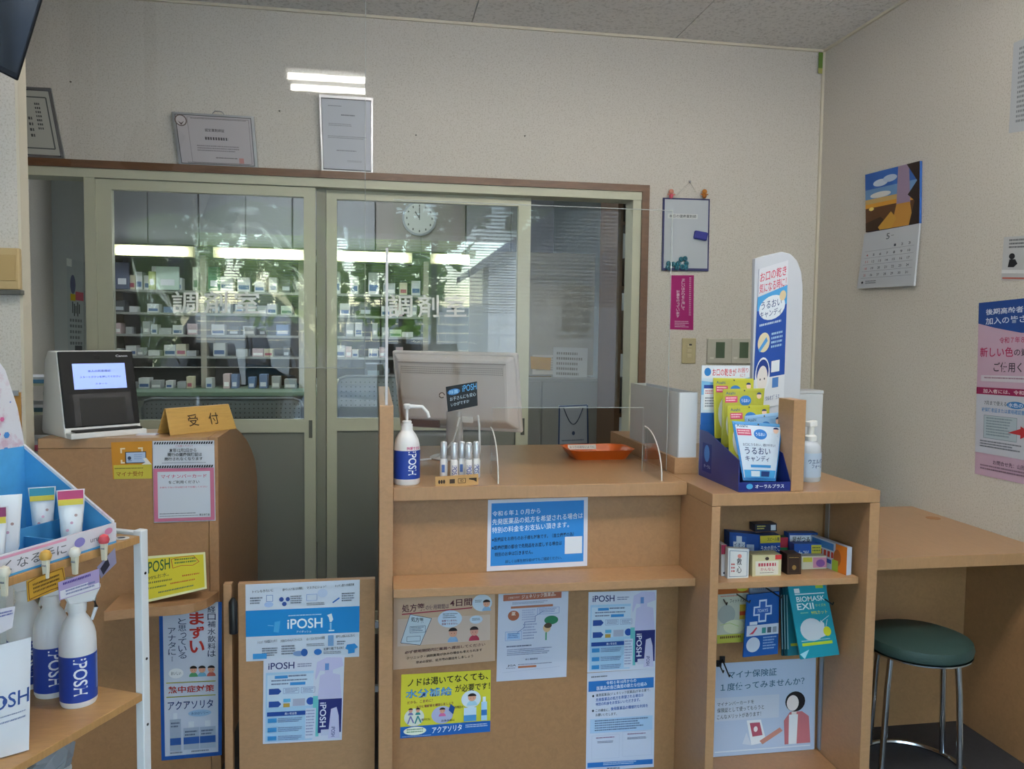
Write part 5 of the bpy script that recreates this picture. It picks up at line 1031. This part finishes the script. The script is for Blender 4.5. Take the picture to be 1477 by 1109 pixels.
carton([(1157, 785), (1193, 785), (1193, 803), (1157, 804)], 2.275, .03, '#d6d2c0', 'small cream and pink carton lying on the right of the unit shelf', lambda s: s.rect(.45, .1, 1, .9, '#c88aa8').rect(.05, .1, .42, .45, '#c9c046').ell(.75, .55, .18, .3, '#8a5aa0'))
carton([(1041, 766), (1049, 766), (1049, 811), (1041, 811)], 2.24, .05, '#d8d3d6', 'narrow white and red carton at the left end of the unit shelf', lambda s: s.rect(0, 0, 1, .3, '#b03a5a').ell(.5, .9, .2, .04, '#3a3a48', 8))
carton([(1051, 774), (1081, 776), (1080, 817), (1050, 814)], 2.215, .02, '#d9dbdc', 'white carton with red and black characters at the front of the unit shelf', lambda s: s.frame(.08, .08, .92, .94, .03, '#7a8ca0').vtext('救心', .42, .3, .66, .84, '#2c2c34', .01).rows(.16, .5, .34, .84, 3, '#b84444', 1, 0).ell(.55, .25, .1, .07, '#d88a80'))
carton([(1086, 783), (1128, 782), (1127, 812), (1086, 813)], 2.225, .05, '#cfc79c', 'cream carton with red characters at the front of the unit shelf', lambda s: s.rect(.1, .28, .9, .95, '#dcd8cc').rows(.2, .38, .82, .55, 1, '#b84458', 1, 0, .9).text('かんなし', .28, .6, .76, .75, '#b84458', .008).ell(.5, .17, .07, .08, '#3a3030').rect(.78, 0, 1, .22, '#c83c3c').rows(.25, .82, .75, .88, 1, '#5a5a54'))
carton([(1136, 781), (1156, 781), (1156, 810), (1136, 810)], 2.23, .045, '#33241e', 'dark brown carton with gold print on the unit shelf', lambda s: s.rows(.15, .15, .85, .22, 1, '#a88a50', 1, 0).frame(.08, .06, .92, .94, .03, '#5a4434').ell(.5, .66, .15, .12, '#8a7040'))
s = Sheet('medicine_carton', 'orange and white joint pain carton leaning at the right of the unit shelf', 'carton', [V((1.372, 2.36, ZS+.085)), V((1.40, 2.2, ZS+.085)), V((1.40, 2.2, ZS)), V((1.372, 2.36, ZS))], color='#c4ccdc', thick=.018, rough=.4, group='medicine cartons on the unit shelf')
s.rect(.7, 0, 1, 1, '#d87a28').rect(.05, .05, .65, .3, '#4a86c8').rows(.08, .36, .66, .6, 1, '#c23c34', 1, 0, .9).ell(.75, .5, .1, .3, '#a8602c').rect(.62, .6, .78, 1, '#9ab83c').rect(.05, .65, .6, .8, '#3a5aa8'); s.done()
# hooks and mask packs
def hook(px, py, px2, py2, y0, y1, label):
    a = at(px, py, y=y0); b_ = at(px2, py2, y=y1); t = thing('display_hook', label, 'hook', a, 0, 'wire hooks under the unit shelf')
    MB().tube([V((0, 0, 0)), b_-a, b_-a+V((0, -.004, .008))], .0022, 8).build('wire', mat('hook_black', '#25262a', .4, metal=.4), t, smooth=True)
    MB().box(-.008, .008, -.002, .0035, -.01, .01).build('mount', mat('hook_black', '#25262a', .4, metal=.4), t)
hook(1036, 851, 1048, 872, 2.388, 2.3, 'leftmost wire hook under the unit shelf')
hook(1054, 851, 1081, 869, 2.388, 2.22, 'second wire hook through the mask packs')
hook(1097, 843, 1127, 862, 2.388, 2.22, 'third wire hook through the blue mask pack')
hook(1162, 844, 1201, 872, 2.388, 2.2, 'rightmost wire hook through the teal mask pack')
hook(1042, 951, 1052, 976, 2.388, 2.3, 'lower left wire hook above the pale blue poster')
hook(1037, 957, 1043, 970, 2.388, 2.32, 'lowest wire hook near the left side of the unit')
def mask(px, y, col, label, fn, th=.006):
    s = sheet('mask_pack', label, 'mask pack', px, dict(y=y), color=col, thick=th, rough=.25, group='mask packs on the hooks'); fn(s); s.done()
mask([(1035, 846), (1080, 843), (1078, 925), (1034, 928)], 2.33, '#c3c4b4', 'white and orange fitted mask pack on the left hooks', lambda s: s.rect(0, 0, 1, .14, '#b8642c').ell(.8, .06, .18, .05, '#c8bc3c').text('フィットマスク', .4, .23, .95, .3, '#2c3038', .012).rows(.1, .17, .75, .2, 1, '#c04a34').ell(.3, .5, .28, .17, '#a4a8a4').rect(.72, .34, .98, .6, '#c8a83c').rect(.72, .46, .98, .53, '#c8502c').ell(.55, .72, .35, .12, '#d8d8b8').rect(0, .85, 1, 1, '#b4b44a').rows(.1, .88, .8, .96, 1, '#6a4a2c').line([(.1, .68), (.4, .65), (.7, .72)], .015, '#a8c068'))
mask([(1081, 843), (1124, 841), (1124, 858), (1081, 860)], 2.34, '#a9b4cc', 'pale folded header behind the blue mask pack', lambda s: s.rows(.1, .3, .6, .7, 1, '#8a94b0'))
mask([(1078, 858), (1124, 853), (1122, 943), (1072, 948)], 2.29, '#2458a4', 'navy blue cross printed mask pack in the middle hooks', lambda s: s.rect(.38, .1, .62, .46, '#c4d4ec').rect(.22, .2, .78, .35, '#c4d4ec').rect(.42, .13, .58, .43, '#2a5cae').rect(.26, .225, .74, .325, '#2a5cae').text('7DAYS', .34, .25, .66, .3, '#c4d4ec', .01).rect(.05, .5, 1, .67, '#c9d1e0').poly([(.12, .64), (.22, .6), (.33, .53), (.36, .55), (.24, .64)], '#c4445c').rect(.5, .55, .62, .64, '#3a8a8a').rect(.66, .55, .78, .64, '#4a5a6c').rect(.82, .55, .94, .64, '#8a94a4').ell(.26, .81, .2, .12, '#c6cede').rows(.55, .7, .95, .92, 5, '#8fb0dc').rect(.12, .44, .35, .49, '#d4dcea'))
for i in range(3): mask([(1126+4*i, 848), (1150+4*i, 846), (1152+4*i, 944), (1128+4*i, 946)], 2.325-.014*i, ['#1c4a5c', '#24606c', '#2a7c8c'][i], ['dark teal mask pack at the back of the right hook', 'middle teal mask pack behind the front pack', 'teal mask pack just behind the front pack'][i], lambda s: s.rect(.2, .82, .9, .86, '#a8b83c').rect(.0, .1, .06, .9, '#8ab8c4'))
mask([(1136, 843), (1190, 840), (1211, 944), (1155, 951)], 2.25, '#2492a8', 'front teal mask pack with white mask picture on the right hook', lambda s: s.rect(.72, .0, .92, .07, '#9ab83c').rect(.14, .06, .28, .12, '#d0dce0').rect(.14, .13, .92, .145, '#c8dce4').text('BIOMASK', .16, .17, .9, .24, '#dcecf0', .01).text('EXII', .14, .26, .58, .345, '#dcecf0', .016).text('サイズ大', .62, .28, .9, .32, '#a8cc5c', .006).text('99%カット', .48, .37, .9, .42, '#c8d048', .008).rows(.2, .38, .42, .41, 1, '#7ac0a0').ell(.42, .62, .3, .155, '#c6ced8').poly([(.68, .5), (.76, .55), (.74, .72), (.6, .74)], '#c6ced8').line([(.7, .52), (.92, .45)], .012, '#d4dce2').line([(.74, .66), (.86, .5)], .012, '#d4dce2').ell(.8, .66, .1, .065, '#c8cc2c').rect(.1, .79, .88, .83, '#b4cc34').rows(.1, .755, .86, .78, 1, '#a8d0dc').poly([(.0, .93), (.25, .88), (.1, 1)], '#9cd4e4'))

# ================================================================ on the walls
s = sheet('whiteboard', 'white magnetic board with dark blue frame on the back wall', 'whiteboard', [(957, 285), (1024, 287), (1022, 391), (955, 390)], dict(y=YW-.012), color='#3c3f6c', thick=.012)
s.rect(.03, .02, .97, .965, '#bcc3cb').rect(.1, .215, .74, .28, '#d2d6d8').text('本日の健康薬剤師', .13, .225, .71, .27, '#3c4048', .006); s.done(); WBd = s
for x in (968, 1016): pass
hp = at(995, 262, y=YW-.012)
MB().tube([at(973, 284, y=YW-.012), hp, at(1010, 285, y=YW-.012)], .0016, 6).build('hanging_cord', mat('cord_white', '#d4d0c8', .6), s.o, shift=s.sh)
MB().lathe([(.006, -.004), (.006, .004)], hp, 10).build('hook_pin', STEEL, s.o, shift=s.sh)
er = at(1010, 340, y=YW-.016); o = MB().box(-.034, .034, -.014, .0035, -.02, .02).build('board_eraser', mat('eraser_blue', '#2a3290', .5), None, .006); o.location = er; o.rotation_euler = (0, R(8), 0); tag(o, 'dark blue magnetic eraser stuck on the whiteboard', 'eraser')
MB().box(-.03, .03, .0035, .0038, -.017, .017).build('felt', mat('felt', '#22222c', .9), o)
for i, (px, py) in enumerate(((964, 380), (971, 381), (978, 380), (982, 374), (988, 373), (976, 386), (984, 385), (990, 380), (963, 386), (989, 386))):
    o = MB().lathe([(.011, 0), (.012, .004), (.009, .009), (.002, .0095)], n=16).build('round_magnet', mat('magnet_teal', '#1f6d80', .35), None, smooth=True); o.location = at(px, py, y=YW-.0165); o.rotation_euler = (R(90), 0, 0)
    tag(o, 'round teal magnet in the cluster at the bottom of the whiteboard', 'magnet', 'teal magnets on the whiteboard')
    MB().lathe([(.004, .0095), (.003, .0105)], n=10).build('knob', mat('magnet_dark', '#174a5c', .35), o)
for px, c, c2, lb in ((968, '#d8907e', '#d85a70', 'tiny pink toy figure sitting on the left of the whiteboard frame'), (1016, '#c07a2c', '#a8641c', 'tiny orange toy figure sitting on the right of the whiteboard frame')):
    q = at(px, 286, y=YW-.02); t = thing('toy_figure', lb, 'toy', q)
    MB().ball((0, 0, .011), .011, 12, 8, sz=1.1).build('body', mat('toy_'+c2, c2, .4), t, smooth=True)
    MB().ball((0, 0, .031), .0125, 12, 8).build('head', mat('toy_'+c, c, .4), t, smooth=True)
    for sx in (-1, 1): MB().tube([(sx*.008, 0, .017), (sx*.018, -.002, .019)], [.004, .003], 8).build('arm', mat('toy_'+c, c, .4), t)
s = sheet('magenta_notice', 'magenta notice with vertical white writing below the whiteboard', 'notice', [(967, 397), (1001, 397), (1000, 476), (966, 475)], dict(y=YW-.001), color='#a01c6c', thick=.001)
s.vtext('正しいはかりを使用して', .48, .06, .62, .64, '#e4d4e0', .008).vtext('計量を行っています', .26, .27, .4, .78, '#e4d4e0', .008).rows(.8, .04, .88, .75, 20, '#d8b4cc', 1, 0).rows(.2, .84, .8, .97, 4, '#d8b4cc'); s.done()
sw = thing('light_switch', 'beige three way light switch on the back wall', 'switch', at(993, 506, y=YW))
MB().box(-.036, .036, -.008, 0, -.062, .062).build('plate', mat('switch_beige', '#b7ad88', .45), sw, .004)
for z in (-.024, 0, .024): MB().box(-.012, .012, -.012, -.008, z-.009, z+.009).build('rocker', mat('switch_rocker', '#c4bb98', .4), sw, .002)
MB().box(-.002, .012, -.0125, -.0118, .026, .034).build('indicator', BLACK, sw)
for px, lb in ((1036, 'left white thermostat panel with green display beside the light switch'), (1070, 'right white thermostat panel half hidden by the promotional board')):
    t = thing('thermostat', lb, 'thermostat', at(px, 506, y=YW), 0, 'thermostats on the back wall')
    MB().box(-.062, .062, -.016, 0, -.062, .062).build('plate', mat('thermo_white', '#b9b7ab', .5), t, .004)
    MB().box(-.02, .026, -.0175, -.016, -.035, .043).build('display', mat('lcd_green', '#4c5e4a', .3), t); MB().box(-.05, -.03, -.018, -.016, -.04, -.03).build('button', mat('thermo_button', '#cfcdc4', .4), t)
# framed certificates standing on the casing
def cert(px, label, fn, y0=3.722, y1=3.752, col='#c6c7c6', fr='#8f9096'):
    q = [at(px[0][0], px[0][1], y=y0), at(px[1][0], px[1][1], y=y0), at(px[2][0], px[2][1], y=y1-.02), at(px[3][0], px[3][1], y=y1-.02)]
    s = Sheet('framed_certificate', label, 'certificate', q, color=fr, thick=.012, m=STEEL, group='framed certificates above the doors'); s.rect(.035, .035, .965, .965, '#5a5a5e').rect(.045, .05, .955, .95, col); fn(s); s.done(); return s
cert([(-28, 121), (73, 127), (93, 230), (-14, 224)], 'framed certificate half hidden by the left wall corner', lambda s: s.frame(.1, .14, .9, .86, .02, '#5c6060').rows(.72, .22, .8, .62, 7, '#4a4c4c', 1, 0).rows(.6, .42, .66, .74, 4, '#4a4c4c', 1, 0).rows(.3, .3, .5, .7, 5, '#8a8c8a'), col='#b4b5ae')
def c2(s):
    s.ell(.1, .15, .075, .11, '#6a5a58').ell(.1, .15, .06, .09, '#c8c2c4').poly([(.06, .16), (.1, .2), (.14, .16), (.1, .24)], '#5a4a4a')
    s.text('認定薬剤師証', .38, .28, .62, .34, '#3a3638', .012).rows(.37, .44, .66, .5, 1, '#4a4648', 1, 0, .9).rows(.26, .6, .8, .73, 3, '#7c767a').rows(.48, .82, .76, .86, 1, '#5a5658').rect(.77, .82, .83, .92, '#c08a84').frame(.18, .08, .93, .93, .006, '#8a8486')
    s.rows(.22, .09, .9, .12, 1, '#6a6466', 1, 0).rows(.12, .93, .9, .96, 1, '#6a6466', 1, 0)
s = cert([(247, 161), (366, 168), (372, 243), (258, 238)], 'landscape framed certificate with a round seal above the left door', c2, col='#b9b4b8', fr='#7c7678')
MB().tube([at(306, 164, y=3.72), at(310, 160, y=3.72), at(320, 161, y=3.72), at(323, 165, y=3.72)], .002, 6).build('hanger', STEEL, s.o, shift=s.sh)
cert([(460, 136), (538, 141), (538, 252), (464, 248)], 'portrait framed certificate above the meeting point of the doors', lambda s: s.rows(.16, .13, .42, .15, 1, '#7a7e88').rows(.4, .24, .66, .27, 1, '#5a5e68', 1, 0).rows(.16, .36, .6, .4, 2, '#8a8e98').rows(.14, .52, .9, .56, 2, '#8a8e98').rows(.3, .7, .7, .73, 1, '#8a8e98').rows(.5, .83, .8, .86, 2, '#9a9ea8'), col='#c3c7d0')
# marks left on the wall: small nail holes
for px, py in ((403, 160), (600, 195), (757, 196), (102, 118)):
    o = MB().lathe([(.004, 0), (.003, .006)], n=8).build('wall_hook', mat('hook_grey', '#6a665e', .6), wb); o.location = at(px, py, y=YW-.001); o.rotation_euler = (R(90), 0, 0)
o = MB().box(-.022, .0, -.0015, -.0003, -.075, 0).build('green_tape', mat('tape_green', '#6a8a3c', .5)); o.location = (XRW-.014, YW-.0125, ZCE-.016); tag(o, 'small strip of green tape in the ceiling corner', 'tape')
MB().box(-.022, .0, -.0016, -.0003, -.1, -.075).build('faded_end', mat('tape_faded', '#b4b268', .5), o)
# right wall: calendar and notices
XW = XRW
cl = thing('wall_calendar', 'wall calendar with a sunset waterfall photo on the right wall', 'calendar', at(1287, 330, x=XW-.002), 0)
up_ = Sheet('photo_sheet', '', '', [at(1248, 252, x=XW-.012), at(1327, 232, x=XW-.012), at(1326, 322, x=XW-.012), at(1249, 335, x=XW-.012)], color='#3a66b0', thick=.01, root=cl, rough=.25)
up_.rect(0, .0, 1, .28, '#2f62b4').rect(0, .28, 1, .45, '#6a94c4').rect(0, .45, 1, .56, '#c4a468').rect(0, .53, 1, .62, '#d89a34').rect(0, .6, 1, 1, '#5c3a20').ell(.3, .2, .14, .06, '#c8d4e4').ell(.48, .16, .13, .06, '#b4c4dc').ell(.3, .4, .2, .05, '#d4d4d0').ell(.12, .62, .05, .03, '#f4dc7c').poly([(.63, .0), (.82, .0), (.86, .98), (.55, .98), (.6, .6)], '#9a86a0').poly([(.6, .62), (.84, .62), (.9, 1), (.5, 1)], '#c08a3c').poly([(.78, 0), (1, 0), (1, 1), (.82, 1), (.92, .62), (.8, .5), (.96, .3)], '#2a1c18').poly([(.0, .85), (.3, .78), (.5, .95), (.5, 1), (0, 1)], '#3a2414').poly([(.25, .95), (.5, .72), (.6, .85), (.5, 1), (.28, 1)], '#c4943c'); up_.done()
lo_ = Sheet('month_sheet', '', '', [at(1247, 337, x=XW-.012), at(1326, 322, x=XW-.012), at(1318, 412, x=XW-.02), at(1236, 416, x=XW-.02)], color='#c3c8d0', thick=.008, root=cl)
lo_.text('5', .44, .07, .5, .17, '#4a505c', .0).rows(.53, .11, .58, .14, 1, '#7a808c')
for r_ in range(5):
    lo_.line([(.06, .34+r_*.12), (.95, .34+r_*.12)], .004, '#9aa0ac')
    for c_ in range(7):
        d_ = r_*7+c_-3
        if 1 <= d_ <= 31: lo_.text(str(d_), .1+c_*.125, .27+r_*.12, .135+c_*.125+(.01 if d_ > 9 else 0), .31+r_*.12, '#c0606a' if c_ == 0 else '#4a505c', .004)
lo_.ell(.1, .9, .02, .02, '#2c3038').rows(.16, .87, .36, .94, 2, '#6a707c'); lo_.done()
s = sheet('pension_poster', 'large pink and blue poster cut by the right photo edge', 'poster', [(1412, 437), (1545, 423), (1540, 712), (1406, 683)], dict(x=XW-.002), color='#c7a9c0', thick=.001)
s.poly([(0, 0), (1, 0), (1, .2), (.5, .185), (.2, .15), (0, .12)], '#1f4790').text('後期高齢者医療制度に', .09, .04, .95, .075, '#d8def0', .014).text('加入の皆さまへ', .09, .09, .75, .13, '#d8def0', .014).text('令和７年８月から', .26, .205, .72, .24, '#b0285c', .008).text('新しい色', .03, .26, .42, .315, '#b0285c', .012).text('の資格確認書を', .43, .27, .98, .31, '#3c3440', .01).text('ご使用ください', .2, .345, .8, .4, '#3c3440', .012)
s.rect(.05, .42, .95, .455, '#cfcad4').rows(.09, .43, .9, .445, 1, '#8a5a78', 1, 0).rect(0, .49, 1, .53, '#8e1f50').text('加入者には、令和7年7月下旬に', .08, .498, .9, .522, '#e4d0da', .012).rect(.0, .53, 1, .87, '#c3c7d4').text('7月まで使える', .1, .565, .36, .59, '#3c4454', .004).ell(.46, .58, .1, .02, '#3f7fc0').text('水色の', .38, .568, .54, .592, '#dde6f4', .01).text('被保険者証または資格確認書', .07, .605, .56, .63, '#3f7fc0', .01).rect(.1, .65, .48, .78, '#aebfca').frame(.1, .65, .48, .78, .004, '#7a8a94').rows(.13, .66, .44, .77, 7, '#7c8c98').poly([(.38, .735), (.52, .705), (.52, .69), (.64, .725), (.52, .76), (.52, .74)], '#b8343c').rows(.06, .795, .55, .84, 3, '#5a6270').text('お問合せ先：山形県後期高齢者', .22, .9, .85, .925, '#5a4a5c', .008).rows(.07, .935, .9, .97, 2, '#7a6478'); s.done()
s = sheet('printed_notice', 'white printed notice high on the right wall at the photo edge', 'notice', [(1462, 62), (1545, 26), (1540, 180), (1455, 192)], dict(x=XW-.002), color='#bcc0c6', thick=.001); s.rows(.12, .08, .95, .92, 16, '#7c8086', 2); s.done()
s = sheet('smoking_notice', 'small white notice with a black figure above the pink poster', 'notice', [(1448, 342), (1540, 336), (1536, 406), (1444, 404)], dict(x=XW-.002), color='#bfc1c4', thick=.001)
s.rows(.1, .06, .95, .3, 3, '#4a4c54').ell(.16, .45, .05, .07, '#22242a').poly([(.12, .52), (.22, .52), (.26, .62), (.2, .7), (.1, .7)], '#22242a').rect(0, .76, 1, .84, '#d8dadc').rect(.02, .93, .98, .97, '#b4665c'); s.done()
# television in the upper left corner and the panel below
tv = Sheet('television', 'black television hanging in the upper left corner', 'television', [at(-95, -85, y=2.1), at(66, -14, y=2.2), at(26, 117, y=2.25), at(-112, 48, y=2.15)], color='#0e0f12', thick=.05, rough=.25, bevel=.004)
tv.rect(.03, .04, .965, .93, '#16191e'); tv.done()
for k in list(KIDS(tv.o)): k.name = 'screen'; k.data.materials[0] = mat('tv_screen', '#14171b', .08)
q = tv.o.location; MB().box(-.02, .02, .03, .07, .0, ZCE-q.z-.001).build('ceiling_bracket', BLACK, tv.o)
ic = thing('intercom_panel', 'beige plastic wall box on the left wall return', 'wall box', at(8, 388, y=2.6))
MB().box(-.09, .045, -.02, 0, -.06, .06).build('box', mat('intercom_beige', '#c2a878', .5), ic, .004)
MB().box(-.08, .036, -.023, -.02, -.035, .04).build('cover', mat('intercom_cover', '#b89c68', .5), ic, .002)
MB().box(-.095, .05, -.03, 0, -.075, -.061).build('lower_tray', mat('tray_grey', '#5c5c56', .5), ic, .002)
cbp = thing('hanging_clipboard', 'brown clipboard hanging on the left wall return', 'clipboard', at(24, 590, y=2.6))
MB().box(-.014, .014, -.006, -.0005, -.09, .05).build('board', mat('clip_brown', '#b07f3c', .5), cbp, .001)
MB().box(-.01, .01, -.012, -.006, .04, .056).build('clip', STEEL, cbp, .001)
